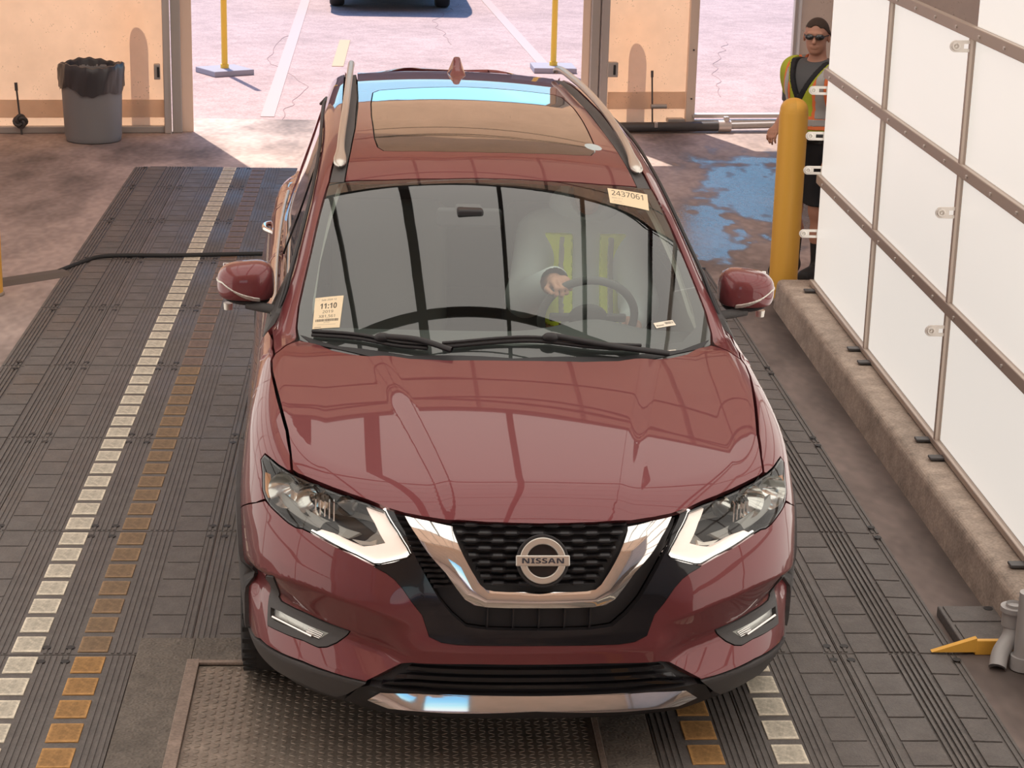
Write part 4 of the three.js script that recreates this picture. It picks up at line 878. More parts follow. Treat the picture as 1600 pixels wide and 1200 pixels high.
// headlamps
for (const s of [1, -1]) {
  const hl = group('headlamp', car, 'lit headlamp with a bright hooked running light'), put = (n, g, m, l) => add(n, s > 0 ? g : flipX(g), m, hl, l);
  put('housing', panel(O.lamp, NM, LB, { h: 0.03, skirt: 0, off: -0.075, inset: -0.002 }), M.bezel);
  put('rim', panel(O.lamp, NM, LB, { h: 0.02, skirt: 0.07, off: -0.001, inset: 0.002, holes: [O.lamp.map((p) => p)].map((q) => q), holeInset: -0.006 }), M.gloss);
  put('running_light', panel(O.drl, NM, LB, { h: 0.015, skirt: 0.03, off: -0.016, inset: -0.004 }), M.drl, 'bright white hooked running light');
  put('light_edge', tube([[-.70,.768,-.232],[-.62,.747,-.17],[-.515,.714,-.112],[-.49,.714,-.103],[-.412,.742,-.093],[-.4,.757,-.096],[-.436,.806,-.13],[-.478,.858,-.188]].map(([x, y, z]) => [x, y, z - 0.015]), 0.006, 60, 6), M.drlEdge);
  put('marker', panel(O.amber, NM, LB, { h: 0.02, skirt: 0.02, off: -0.006, inset: 0.0025 }), M.amber, 'thin amber side marker');
  // two bowls and the small turn-signal cup, dished towards the front
  const bowl = (c, R, depth, dir) => { const g = lathe([[0.012, 0], [R * 0.55, depth * 0.25], [R * 0.85, depth * 0.65], [R, depth]], 28); const q = new THREE.Quaternion().setFromUnitVectors(new THREE.Vector3(0, 1, 0), new THREE.Vector3(...unit(dir))); return g.applyQuaternion(q).translate(...c); };
  M.reflector.side = THREE.DoubleSide;
  put('bowl', bowl([-.76, .845, -.44], 0.058, 0.06, [-.42, 0.1, 0.9]), M.reflector);
  put('bowl', bowl([-.675, .842, -.36], 0.055, 0.06, [-.36, 0.1, 0.93]), M.reflector);
  put('cup', bowl([-.578, .848, -.29], 0.034, 0.045, [-.3, 0.1, 0.95]), M.reflector);
  const fins = []; for (let k = 0; k < 5; k++) fins.push(box(0.004, 0.06 - k * 0.004, 0.05, -.632 - k * 0.014, .835, -.262 - k * 0.014)); fins.forEach((b) => put('divider', b, M.reflector));
  put('bulb', [new THREE.SphereGeometry(0.013, 12, 8).translate(-.745, .847, -.415), new THREE.SphereGeometry(0.013, 12, 8).translate(-.66, .845, -.335)], M.bezel);
  put('shelf', panel([[-.84,.85,-.46],[-.72,.828,-.3],[-.6,.805,-.2],[-.56,.80,-.175],[-.6,.775,-.18],[-.72,.79,-.27],[-.82,.81,-.39]], NM, LB, { h: 0.04, skirt: 0.02, off: -0.035 }), M.bezel);
  put('plate', panel([[-.585,.775,-.165],[-.53,.775,-.14],[-.51,.785,-.135],[-.515,.768,-.13],[-.56,.762,-.145]], NM, LB, { h: 0.03, skirt: 0.015, off: -0.02 }), M.satin);
  put('lens', panel(O.lamp, NM, LB, { h: 0.025, skirt: 0, off: 0.0, inset: 0.004 }), M.lens);
}
// windscreen, roof, sunroof, rails
const WS = [[0, 1.578, -1.962], [-.2, 1.571, -1.968], [-.42, 1.549, -2.01], [-.637,1.508,-2.09],[-.672,1.422,-1.884],[-.705,1.319,-1.674],[-.748,1.179,-1.428],[-.755,1.125,-1.335],[-.745,1.09,-1.28],[-.62,1.07,-1.16],[-.363,1.075,-1.04],[0,1.08,-.985]];
{
  const ws = add('windshield', panel(mirrorPts(WS), planarMap([0, 0.85, 0.5]), UB, { h: 0.05, skirt: 0, off: 0.001, inset: 0.003 }), M.glass, car);
  // black printed border of the glass, on its inside
  const inner = WS.map(([x, y, z]) => [x * 0.935, y, z]);
  const border = [[0, 1.566, -1.985], [-.42, 1.539, -2.03], [-.60, 1.5, -2.08], [-.64, 1.41, -1.87], [-.672, 1.3, -1.655], [-.70, 1.19, -1.43], [-.70, 1.14, -1.345], [-.63, 1.115, -1.24], [-.363, 1.125, -1.13], [0, 1.14, -1.085]];
  add('windshield_border', panel(mirrorPts(WS), planarMap([0, 0.85, 0.5]), UB, { h: 0.04, skirt: 0, off: -0.004, holes: [mirrorPts(border)], inset: 0.002 }), M.trimBlack, car);
  add('cowl', panel(mirrorPts([[0, 1.07, -1.0], [-.4, 1.06, -1.06], [-.7, 1.07, -1.25], [-.74, 1.10, -1.3], [-.62, 1.09, -1.2], [-.363, 1.09, -1.08], [0, 1.1, -1.03]]), planarMap([0, 0.85, 0.5]), UB, { h: 0.05, skirt: 0.02, off: 0.004 }), M.trimBlack, car);
  const roof = [[0, 1.583, -1.972], [-.2, 1.576, -1.979], [-.42, 1.553, -2.02], [-.575,1.522,-2.075],[-.548,1.588,-2.342],[-.522,1.632,-2.657],[-.505,1.655,-3.0],[-.497,1.662,-3.275],[-.488,1.655,-3.8],[-.478,1.64,-4.25],[-.47,1.6,-4.5],[0,1.63,-4.48]];
  const sr = [[0,1.617,-2.21],[-.165,1.616,-2.222],[-.35,1.606,-2.262],[-.419,1.6,-2.288],[-.443,1.606,-2.34],[-.452,1.621,-2.447],[-.454,1.654,-2.832],[-.448,1.666,-3.083],[-.431,1.67,-3.37],[-.40,1.67,-3.43],[0,1.69,-3.46]];
  add('roof_panel', panel(mirrorPts(roof), planarMap([0, 1, 0.2]), UB, { h: 0.05, skirt: 0.02, holes: [mirrorPts(sr)], inset: 0.002 }), M.paint, car);
  add('sunroof', panel(mirrorPts(sr), planarMap([0, 1, 0.2]), UB, { h: 0.05, skirt: 0.02, inset: 0.005, off: -0.001 }), M.roofGlass, car, 'dark glass panel of the sunroof');
  const ditch = [[-.58,1.52,-2.078],[-.634,1.51,-2.1],[-.6,1.582,-2.368],[-.577,1.631,-2.771],[-.565,1.652,-3.155],[-.545,1.65,-3.8],[-.53,1.63,-4.3],[-.482,1.635,-4.3],[-.493,1.655,-3.8],[-.502,1.662,-3.275],[-.527,1.632,-2.657],[-.553,1.588,-2.342]];
  both('roof_trim', panel(ditch, planarMap([-0.2, 1, 0.2]), UB, { h: 0.04, skirt: 0.01, off: -0.005 }), M.cladding);
  // rails: a flattened tube that swells at the front foot
  const path = new THREE.CatmullRomCurve3([[-.594,1.545,-2.17],[-.59,1.575,-2.3],[-.583,1.612,-2.46],[-.563,1.664,-2.8],[-.545,1.69,-3.2],[-.525,1.695,-3.7],[-.508,1.68,-4.15],[-.505,1.655,-4.25]].map((p) => new THREE.Vector3(...p)));
  const A = [], I = [], n = 60, m = 12;
  for (let i = 0; i <= n; i++) {
    const t = i / n, p = path.getPoint(t), e = min(1, sqrt(min(t, 1 - t) / 0.03 + 0.02)), w = (0.0155 + 0.011 * exp(-(((t - 0.07) / 0.08) ** 2))) * e, hh = 0.016 * e;
    for (let k = 0; k < m; k++) { const a = k / m * 2 * PI; A.push(p.x + w * cos(a), p.y + 0.012 + hh * sin(a) + 0.01 * 0, p.z); }
    if (i < n) for (let k = 0; k < m; k++) { const a = i * m + k, b = i * m + (k + 1) % m; I.push(a, a + m, b, b, a + m, b + m); }
  }
  const g = new THREE.BufferGeometry(); g.setAttribute('position', new THREE.Float32BufferAttribute(A, 3)); g.setIndex(I); g.computeVertexNormals();
  both('roof_rail', g.toNonIndexed(), M.satin, 'silver roof rail');
  const fin = new THREE.Shape(); fin.moveTo(0.09, 0); fin.quadraticCurveTo(0.0, 0.03, -0.05, 0.095); fin.quadraticCurveTo(-0.068, 0.1, -0.07, 0.085); fin.lineTo(-0.08, 0); fin.closePath();
  const fg = new THREE.ExtrudeGeometry(fin, { depth: 0.006, bevelEnabled: true, bevelSize: 0.012, bevelThickness: 0.014, bevelSegments: 5, curveSegments: 10 }).translate(0, 0, -0.003).rotateY(-PI / 2);
  const fp = fg.attributes.position; for (let i = 0; i < fp.count; i++) { const k = 1 + 1.7 * max(0, 1 - fp.getY(i) / 0.06); fp.setX(i, fp.getX(i) * k); } fg.scale(1, 0.82, 0.95); fg.computeVertexNormals();
  const f = add('antenna_fin', fg, M.paint, car, 'red fin aerial at the rear of the roof'); f.position.set(-0.008, 1.672, -3.93);
  add('spoiler', panel(mirrorPts([[0,1.632,-4.49],[-.47,1.602,-4.51],[-.56,1.585,-4.42],[-.58,1.56,-4.5],[-.5,1.52,-4.66],[0,1.55,-4.68]]), planarMap([0, 1, -0.5]), UB, { h: 0.05, skirt: 0.03, off: 0.004 }), M.paint, car);
}
// pillars, side glass, doors
{
  const pillar = [[-.752,1.09,-1.283],[-.759,1.125,-1.337],[-.752,1.179,-1.43],[-.709,1.319,-1.677],[-.676,1.422,-1.888],[-.639,1.512,-2.1],[-.603,1.582,-2.368],[-.581,1.631,-2.771],[-.569,1.652,-3.155],[-.549,1.65,-3.8],[-.535,1.63,-4.3],[-.585,1.56,-4.3],[-.62,1.56,-3.9],[-.639,1.582,-3.5],[-.654,1.59,-2.828],[-.664,1.56,-2.481],[-.683,1.506,-2.214],[-.706,1.44,-2.0],[-.742,1.339,-1.79],[-.775,1.251,-1.62],[-.8,1.18,-1.53],[-.83,1.115,-1.47],[-.846,1.095,-1.44],[-.838,1.09,-1.3],[-.829,1.08,-1.16],[-.809,1.09,-1.182],[-.776,1.098,-1.24]];
  both('roof_pillar', panel(pillar, planarMap([-0.6, 0.8, 0.35]), body, { h: 0.03, skirt: 0.025, inset: 0.001 }), M.paint, 'red windscreen pillar and roof side');
  const front = [[-.832,1.118,-1.5],[-.802,1.178,-1.55],[-.777,1.248,-1.645],[-.745,1.335,-1.81],[-.709,1.435,-2.02],[-.686,1.502,-2.23],[-.668,1.552,-2.48],[-.664,1.56,-2.52],[-.826,1.13,-2.52]];
  const rear = [[-.66,1.568,-2.6],[-.656,1.584,-2.9],[-.655,1.575,-3.25],[-.66,1.55,-3.45],[-.81,1.14,-3.5],[-.826,1.13,-2.6]];
  const quarter = [[-.657,1.56,-3.5],[-.645,1.55,-3.85],[-.66,1.48,-4.1],[-.78,1.2,-4.05],[-.80,1.14,-3.9],[-.81,1.14,-3.56]];
  for (const [n, p] of [['front_side_window', front], ['rear_side_window', rear], ['quarter_window', quarter]]) both(n, panel(p, planarMap([-1, 0.4, 0]), UB, { h: 0.04, skirt: 0.012, off: -0.006 }), M.sideGlass);
  both('window_post', panel([[-.664,1.56,-2.49],[-.66,1.568,-2.64],[-.826,1.13,-2.64],[-.826,1.13,-2.49]], planarMap([-1, 0.4, 0]), UB, { h: 0.04, skirt: 0.01, off: -0.002 }), M.gloss);
  // bright strip along the window sill and over the windows
  const strip = (pts, r, F) => tube(pts, r, 80, 6);
  both('sill_trim', strip([[-.845,1.118,-1.52],[-.84,1.122,-1.8],[-.84,1.125,-2.4],[-.832,1.135,-3.0],[-.82,1.14,-3.4],[-.806,1.145,-3.7]], 0.009), M.satin, 'bright strip under the side windows');
  both('window_frame', strip([[-.832,1.12,-1.5],[-.80,1.19,-1.56],[-.78,1.258,-1.64],[-.748,1.345,-1.81],[-.712,1.445,-2.02],[-.69,1.512,-2.23],[-.672,1.565,-2.5],[-.662,1.594,-2.83],[-.648,1.588,-3.5],[-.63,1.56,-3.9],[-.655,1.5,-4.1]], 0.0075), M.trimBlack);
  const doorF = [[-.94,.32,-1.45],[-.944,.6,-1.465],[-.934,.85,-1.465],[-.9,1.02,-1.455],[-.862,1.09,-1.45],[-.842,1.122,-1.5],[-.838,1.128,-2.0],[-.838,1.128,-2.545],[-.90,.99,-2.545],[-.94,.8,-2.545],[-.94,.32,-2.545]];
  const doorR = [[-.94,.32,-2.555],[-.94,.8,-2.555],[-.9,.99,-2.555],[-.838,1.128,-2.555],[-.83,1.14,-3.1],[-.82,1.14,-3.52],[-.9,1.0,-3.5],[-.93,.8,-3.42],[-.94,.72,-3.3],[-.94,.6,-3.24],[-.94,.45,-3.2],[-.94,.32,-3.2]];
  const quarterP = [[-.82,1.14,-3.53],[-.80,1.145,-3.95],[-.76,1.25,-4.15],[-.68,1.45,-4.2],[-.6,1.55,-4.35],[-.6,1.4,-4.5],[-.72,1.1,-4.62],[-.80,.8,-4.5],[-.80,.4,-4.5],[-.90,.35,-4.2],[-.92,.45,-4.1],[-.92,.6,-4.05],[-.93,.72,-3.95],[-.93,.78,-3.75],[-.93,.78,-3.6],[-.93,.73,-3.37],[-.93,.82,-3.44],[-.9,1.0,-3.51]];
  both('front_door', panel(doorF, planarMap([-1, 0.15, 0]), body, { h: 0.035, skirt: 0.02, inset: 0.002 }), M.paint);
  both('rear_door', panel(doorR, planarMap([-1, 0.15, 0]), body, { h: 0.035, skirt: 0.02, inset: 0.002 }), M.paint);
  both('rear_quarter', panel(quarterP, planarMap([-1, 0.25, -0.3]), body, { h: 0.035, skirt: 0.02, inset: 0.002 }), M.paint);
  for (const zc of [-.95, -3.66]) {
    const arc = (r, n, a0, a1) => Array.from({ length: n }, (_, i) => { const a = a0 + (a1 - a0) * i / (n - 1); return [-.93, .37 + r * sin(a), zc + r * cos(a)]; });
    both('arch_trim', panel([...arc(.435, 22, -0.1, PI + 0.1), ...arc(.402, 20, PI + 0.12, -0.12)], planarMap([-1, 0, 0]), LB, { h: 0.03, skirt: 0.04, off: 0.014 }), M.cladding, 'black trim round the wheel arch');
  }
  both('sill_cladding', panel([[-.93,.33,-1.36],[-.93,.33,-3.25],[-.9,.22,-3.25],[-.9,.22,-1.36]], planarMap([-1, 0.1, 0]), LB, { h: 0.05, skirt: 0.03, off: 0.004 }), M.cladding);
  for (const z of [-2.42, -3.4]) both('door_handle', [tube([[-.868, 1.035, z - 0.1], [-.904, 1.04, z - 0.05], [-.906, 1.04, z + 0.05], [-.872, 1.035, z + 0.1]], 0.012, 20, 8), ellipsoidMesh([-.872, 1.035, z], [0.012, 0.028, 0.075])].reduce((a, b) => join([a, b])), M.chrome, 'chrome door handle');
}
function ellipsoidMesh(c, r) { return new THREE.SphereGeometry(1, 20, 14).scale(...r).translate(...c); }
{ // tail, only its edge could show
  add('tailgate', panel(mirrorPts([[0,1.05,-4.66],[-.7,1.05,-4.6],[-.75,.7,-4.6],[0,.7,-4.66]]), planarMap([0, 0.1, -1]), body, { h: 0.08, skirt: 0.02 }), M.paint, car);
  add('rear_window', panel(mirrorPts([[0,1.5,-4.66],[-.5,1.48,-4.6],[-.7,1.08,-4.6],[0,1.08,-4.66]]), planarMap([0, 0.3, -1]), body, { h: 0.08, skirt: 0.02 }), M.sideGlass, car);
  add('rear_bumper', panel(mirrorPts([[0,.68,-4.66],[-.78,.68,-4.6],[-.78,.3,-4.6],[0,.3,-4.66]]), planarMap([0, 0.1, -1]), body, { h: 0.08, skirt: 0.03 }), M.cladding, car);
}
// door mirrors
for (const s of [1, -1]) {
  const mr = group('door_mirror', car, 'red door mirror with a signal strip'), put = (n, g, m) => add(n, s > 0 ? g : flipX(g), m, mr);
  const C = [-.945, 1.212, -1.64];
  const shell = (x, y, z) => {
    const u = (x - C[0]) / 0.106, v = (y - C[1]) / (0.083 + 0.012 * u), w = (z - C[2]) / 0.085;
    const q = Math.pow(Math.pow(abs(u), 3) + Math.pow(abs(v), 3) + Math.pow(abs(w + 0.12 * u * u), 2.4), 1 / 2.8) - 1;
    return smax(q * 0.08, -(z - C[2]) - 0.062, 0.01);
  };
  const upper = (x, y, z) => smax(shell(x, y, z), -(y - C[1] + 0.052 + 0.0 * x), 0.006);
  const lower = (x, y, z) => smax(shell(x, y, z) + 0.003, y - C[1] + 0.054, 0.004);
  put('housing', fixNet(blob(upper, [-1.08, 1.1, -1.74], [-.81, 1.33, -1.52], 0.007)), M.paint);
  put('lower_shell', fixNet(blob(lower, [-1.08, 1.1, -1.74], [-.81, 1.33, -1.52], 0.007)), M.trimBlack);
  const st = (x, y, z) => { const t = clamp((-.86 - x) / 0.17, 0, 1), yc = C[1] - 0.047 + 0.062 * t * t; return max(shell(x, y, z) - 0.0025, abs(y - yc) - 0.0085 * (0.5 + 0.5 * sin(PI * min(1, t * 1.2 + 0.1))), x + 0.89, -(z - C[2] + 0.02)); };
  put('signal_strip', fixNet(blob(st, [-1.07, 1.12, -1.70], [-.87, 1.3, -1.53], 0.004)), M.satin);
  put('mirror_glass', box(0.17, 0.125, 0.006, C[0], C[1], C[2] - 0.058, 0.003), M.chrome);
  put('arm', [tube([[-.94, 1.142, -1.6], [-.885, 1.135, -1.585], [-.82, 1.128, -1.57]], 0.019, 20, 10)], M.cladding);
  const sail = new THREE.Shape(); sail.moveTo(-1.45, 1.06); sail.lineTo(-1.66, 1.1); sail.lineTo(-1.66, 1.245); sail.lineTo(-1.5, 1.135); sail.closePath();
  const sg = new THREE.ExtrudeGeometry(sail, { depth: 0.014, bevelSize: 0.003, bevelThickness: 0.003, bevelSegments: 2 }); sg.rotateY(-PI / 2); // shape x becomes z
  const sp = sg.attributes.position; for (let i = 0; i < sp.count; i++) { const y = sp.getY(i); sp.setX(i, sp.getX(i) - (y > 1.12 ? sideX(y) : 0.84 + (1.12 - y) * 0.35) + 0.0); } sg.computeVertexNormals();
  put('base', sg, M.cladding);
  put('camera_pod', cyl(0.016, 0.018, 0.025, -1.01, 1.118, -1.66, 14), M.satin);
}
function fixNet(g) {    // turns the triangles outward
  const p = g.attributes.position, n = g.attributes.normal, ix = g.index.array; let s = 0;
  for (let i = 0; i < ix.length; i += 3) { const [a, b, c] = [ix[i], ix[i + 1], ix[i + 2]]; const A = [p.getX(a), p.getY(a), p.getZ(a)], B = [p.getX(b), p.getY(b), p.getZ(b)], C = [p.getX(c), p.getY(c), p.getZ(c)]; s += dot(cross([B[0] - A[0], B[1] - A[1], B[2] - A[2]], [C[0] - A[0], C[1] - A[1], C[2] - A[2]]), [n.getX(a), n.getY(a), n.getZ(a)]); }
  if (s < 0) for (let i = 0; i < ix.length; i += 3) { const t = ix[i + 1]; ix[i + 1] = ix[i + 2]; ix[i + 2] = t; }
  return g;
}
// wipers
{
  const onGlass = (x, z, o) => [x, roofTop(x, z) + o, z];
  const w1 = group('wiper', car), w2 = group('wiper', car);
  const blade = (pts, par) => { add('blade', tube(pts.map(([x, z]) => onGlass(x, z, 0.016)), 0.008, 40, 6), M.trimBlack, par); add('spine', tube(pts.map(([x, z]) => onGlass(x, z, 0.03)), 0.006, 40, 6), M.trimBlack, par); };
  blade([[-.70, -1.262], [-.54, -1.183], [-.40, -1.11], [-.30, -1.078]], w1);
  add('arm', [tube([onGlass(-.45, -1.135, 0.04), onGlass(-.33, -1.085, 0.045), onGlass(-.22, -1.02, 0.05)], 0.011, 20, 8), new THREE.SphereGeometry(0.022, 12, 8).scale(1.4, 0.8, 0.8).translate(...onGlass(-.455, -1.137, 0.035))], M.trimBlack, w1);
  blade([[-.25, -1.075], [.06, -1.085], [.3, -1.09], [.46, -1.125]], w2);
  add('arm', [tube([onGlass(.14, -1.085, 0.04), onGlass(.32, -1.075, 0.042), onGlass(.56, -1.12, 0.035)], 0.011, 20, 8), new THREE.SphereGeometry(0.022, 12, 8).scale(1.4, 0.8, 0.8).translate(...onGlass(.13, -1.083, 0.035))], M.trimBlack, w2);
}
// stickers on the glass
{
  const paper = (draw, w, h) => std({ map: canvasTexture(w, h, draw), color: lin(0.95, 0.9, 0.82), roughness: 0.75, side: THREE.DoubleSide });
  const quadOn = (c, m, label) => {   // c: four corners, top-left first, clockwise as seen
    const n = 8, A = [], T = [], I = [];
    for (let j = 0; j <= n; j++) for (let i = 0; i <= n; i++) { const u = i / n, v = j / n, x = (c[0][0] * (1 - u) + c[1][0] * u) * (1 - v) + (c[3][0] * (1 - u) + c[2][0] * u) * v, z = (c[0][1] * (1 - u) + c[1][1] * u) * (1 - v) + (c[3][1] * (1 - u) + c[2][1] * u) * v; A.push(x, roofTop(x, z) + 0.003, z); T.push(u, 1 - v); if (i < n && j < n) { const a = j * (n + 1) + i; I.push(a, a + n + 1, a + 1, a + 1, a + n + 1, a + n + 2); } }
    const g = new THREE.BufferGeometry(); g.setAttribute('position', new THREE.Float32BufferAttribute(A, 3)); g.setAttribute('uv', new THREE.Float32BufferAttribute(T, 2)); g.setIndex(I); g.computeVertexNormals();
    return add('window_sticker', g, m, car, label);
  };
  const barcode = (x, X, y, h, w0 = 1.6, seed = 4) => { const r = rng(seed); for (let q = X[0]; q < X[1];) { const w = w0 * (1 + floor(r() * 3)); x.fillRect(q, y, w, h); q += w + w0 * (1 + floor(r() * 2)); } };
  const text = (x, s, px, X, Y, bold, sx = 1) => { x.save(); x.translate(X, Y); x.scale(sx, 1); x.font = (bold ? 'bold ' : '') + px + 'px sans-serif'; x.textAlign = 'center'; x.fillText(s, 0, 0); x.restore(); };
  quadOn([[-.689, -1.438], [-.587, -1.408], [-.603, -1.268], [-.699, -1.301]], paper((x, w, h) => {
    x.fillStyle = '#f3e3c8'; x.fillRect(0, 0, w, h); x.fillStyle = '#4a4440';
    text(x, 'Sale 2026 12', 34, w / 2, 56, false); x.font = '22px sans-serif'; x.strokeStyle = '#8a7f74'; x.strokeRect(16, 14, 44, 26);
    text(x, '11:10', 108, w / 2, 172, true, 0.82); text(x, '2019', 52, w / 2, 236, false, 1.25); text(x, 'X81,561', 52, w / 2, 300, false, 1.2);
    barcode(x, [30, w - 30], 320, 34); x.fillStyle = '#9a8f84'; text(x, '2437061', 22, w / 2, 376); x.fillRect(60, 396, w - 120, 3); x.fillRect(20, 428, 90, 8);
  }, 360, 450), 'cream sticker with a time printed on it, low on the windscreen');
  quadOn([[.446, -2.0], [.61, -2.029], [.6, -1.911], [.443, -1.894]], paper((x, w, h) => {
    x.fillStyle = '#f3dfc2'; x.fillRect(0, 0, w, h); x.fillStyle = '#3a3532';
    text(x, '2437061', 104, w / 2, 100, false, 1.02); x.fillStyle = '#a89a8a'; text(x, 'MMS 51 7', 30, 100, 150); text(x, '2019 SUV', 24, 100, 188); x.fillRect(24, 200, 150, 3);
  }, 480, 226), 'cream sticker with a long number, high on the windscreen');
  quadOn([[.527, -1.276], [.606, -1.322], [.616, -1.303], [.536, -1.256]], paper((x, w, h) => { x.fillStyle = '#f6efe4'; x.fillRect(0, 0, w, h); x.fillStyle = '#55504c'; text(x, 'Manor', 34, 70, 60, true); barcode(x, [140, 250], 14, 34, 2, 8); }, 270, 80), 'small white label with a barcode, low on the windscreen');
  quadOn([[.565, -1.171], [.599, -1.188], [.599, -1.178], [.566, -1.161]], paper((x, w, h) => { x.fillStyle = '#f4f0ea'; x.fillRect(0, 0, w, h); x.fillStyle = '#77706a'; barcode(x, [10, 110], 12, 14, 2, 5); }, 120, 40), 'tiny white number plate at the foot of the windscreen');
}
// cabin
{
  const cab = group('cabin', car);
  add('headliner', panel(mirrorPts([[0,1.56,-2.02],[-.55,1.5,-2.12],[-.52,1.6,-3.0],[-.5,1.6,-4.2],[0,1.62,-4.2]]), planarMap([0, 1, 0.2]), UB, { h: 0.08, skirt: 0, off: -0.05 }), M.cabinLight, cab);
  // dash top, rising to the hood over the dials
  const dash = (() => { const A = [], I = [], nx = 36, nz = 14; for (let j = 0; j <= nz; j++) for (let i = 0; i <= nx; i++) { const x = -.76 + 1.52 * i / nx, t = j / nz, z = -1.1 - 0.25 * x * x - 0.62 * t + 0.1 * x * x * t; const y = 1.02 + 0.035 * sin(t * 2.4) - 0.06 * smooth(0.8, 1, t) + 0.05 * exp(-(((x - 0.36) / 0.17) ** 2)) * smooth(0.45, 0.8, t) - 0.03 * x * x; A.push(x, y, z); if (i < nx && j < nz) { const a = j * (nx + 1) + i; I.push(a, a + 1, a + nx + 1, a + 1, a + nx + 2, a + nx + 1); } } const g = new THREE.BufferGeometry(); g.setAttribute('position', new THREE.Float32BufferAttribute(A, 3)); g.setIndex(I); g.computeVertexNormals(); return g; })();
  M.dash.side = THREE.DoubleSide;
  add('dashboard', [dash.toNonIndexed(), box(1.5, 0.4, 0.06, 0, 0.78, -1.72, 0.02), box(0.28, 0.3, 0.5, 0, 0.7, -1.9, 0.04)], M.dash, cab);
  const floorBox = [box(1.5, 0.06, 2.9, 0, 0.36, -2.9), box(0.05, 0.7, 2.5, -.785, 0.74, -2.8, 0.02), box(0.05, 0.7, 2.5, .785, 0.74, -2.8, 0.02), box(1.16, 0.75, 0.06, 0, 0.74, -4.25)];
  add('cabin_lining', floorBox, M.cabin, cab);
  for (const x of [-.37, .37]) {
    const back = box(0.5, 0.62, 0.15, 0, 0.3, 0, 0.06), cush = box(0.52, 0.15, 0.5, 0, 0, 0, 0.06);
    back.rotateX(-0.32).translate(x, 0.72, -2.62); cush.translate(x, 0.66, -2.3);
    add('seat', [back, cush], M.seat, cab);
    const hr = box(0.27, 0.18, 0.1, 0, 0, 0, 0.045); hr.rotateX(-0.25).translate(x, 1.42, -2.88);
    add('headrest', hr, M.seat, cab);
  }
  add('rear_seat', [box(1.36, 0.62, 0.16, 0, 1.0, -3.55, 0.06), box(1.36, 0.16, 0.5, 0, 0.68, -3.25, 0.06)], M.seat, cab);
  add('pillar_trim', panel([[-.73,1.12,-1.36],[-.70,1.3,-1.68],[-.66,1.42,-1.9],[-.61,1.52,-2.12],[-.57,1.5,-2.2],[-.62,1.38,-1.95],[-.66,1.25,-1.72],[-.68,1.12,-1.5]], planarMap([-0.3, 0.85, 0.5]), UB, { h: 0.05, skirt: 0.02, off: -0.035 }), M.cabinLight, cab);
  add('pillar_trim', flipX(panel([[-.73,1.12,-1.36],[-.70,1.3,-1.68],[-.66,1.42,-1.9],[-.61,1.52,-2.12],[-.57,1.5,-2.2],[-.62,1.38,-1.95],[-.66,1.25,-1.72],[-.68,1.12,-1.5]], planarMap([-0.3, 0.85, 0.5]), UB, { h: 0.05, skirt: 0.02, off: -0.035 })), M.cabinLight, cab);
  // sensor block and mirror behind the glass
  add('sensor_block', [box(0.1, 0.03, 0.12, -.11, 1.47, -1.79, 0.01).rotateX(0), box(0.25, 0.075, 0.03, -.1, 1.42, -1.9, 0.02)], M.trimBlack, cab);
  const sw = group('steering_wheel', car);
  sw.position.set(.365, 1.055, -1.8); sw.rotation.x = 0.42;
  add('rim', new THREE.TorusGeometry(0.182, 0.016, 12, 48), M.dash, sw);
  add('hub', [new THREE.SphereGeometry(0.07, 20, 12).scale(1.1, 0.9, 0.4), box(0.3, 0.035, 0.02, 0, 0, 0, 0.008), box(0.05, 0.14, 0.02, 0, -0.09, 0, 0.008)], M.dash, sw);
}
// dark inner body behind the panels, and the wheels
{
  add('inner_body', [box(1.36, 0.5, 0.5, 0, 0.55, -0.47, 0.05), box(1.3, 0.55, 0.95, 0, 0.55, -1.1, 0.05), box(1.5, 0.12, 1.9, 0, 0.28, -2.35, 0.02), box(1.3, 0.5, 1.2, 0, 0.45, -3.75, 0.05)], M.black, car);
  const tyre = lathe([[0.235, -0.1], [0.28, -0.112], [0.33, -0.113], [0.352, -0.1], [0.362, -0.07], [0.364, 0], [0.362, 0.07], [0.352, 0.1], [0.33, 0.113], [0.28, 0.112], [0.235, 0.1]], 64).rotateZ(PI / 2);
  const grooves = []; for (let k = 0; k < 44; k++) { const a = k / 44 * 2 * PI; for (const s of [-1, 1]) grooves.push(box(0.045, 0.006, 0.02, s * 0.085, 0.361, 0).rotateX(a + s * 0.05)); }
  const rim = lathe([[0.05, 0.05], [0.19, 0.03], [0.225, 0.06], [0.238, 0.098], [0.238, 0.07], [0.2, -0.09], [0.238, -0.1]], 48).rotateZ(PI / 2);
  const spokes = []; for (let k = 0; k < 5; k++) for (const d of [-0.12, 0.12]) spokes.push(box(0.025, 0.19, 0.03, -0.075, 0.13, 0, 0.008).rotateX(k / 5 * 2 * PI + d));
  for (const [x, y, z] of [[-.818, .366, -.95], [.818, .384, -.95], [-.818, .36, -3.66], [.818, .378, -3.66]]) {
    const w = group('wheel', car); w.position.set(x, y, z); if (x > 0) w.rotation.y = PI;
    add('tyre', tyre, M.blackRubber, w); add('tread', grooves, M.blackRubber, w).userData.kind = 'stuff'; add('rim', rim, M.satin, w); addEach('spoke', spokes, M.satin, w);
  }
  const liner = new THREE.CylinderGeometry(0.41, 0.41, 0.3, 32, 1, true, 0, PI).rotateZ(PI / 2);
  M.blackRubber.side = THREE.DoubleSide;
  for (const [x, z] of [[-.79, -.95], [.79, -.95], [-.79, -3.66], [.79, -3.66]]) add('wheel_arch', liner.clone().scale(0.8, 1, 1).translate(x * 0.9, 0.37, z), M.blackRubber, car);
}
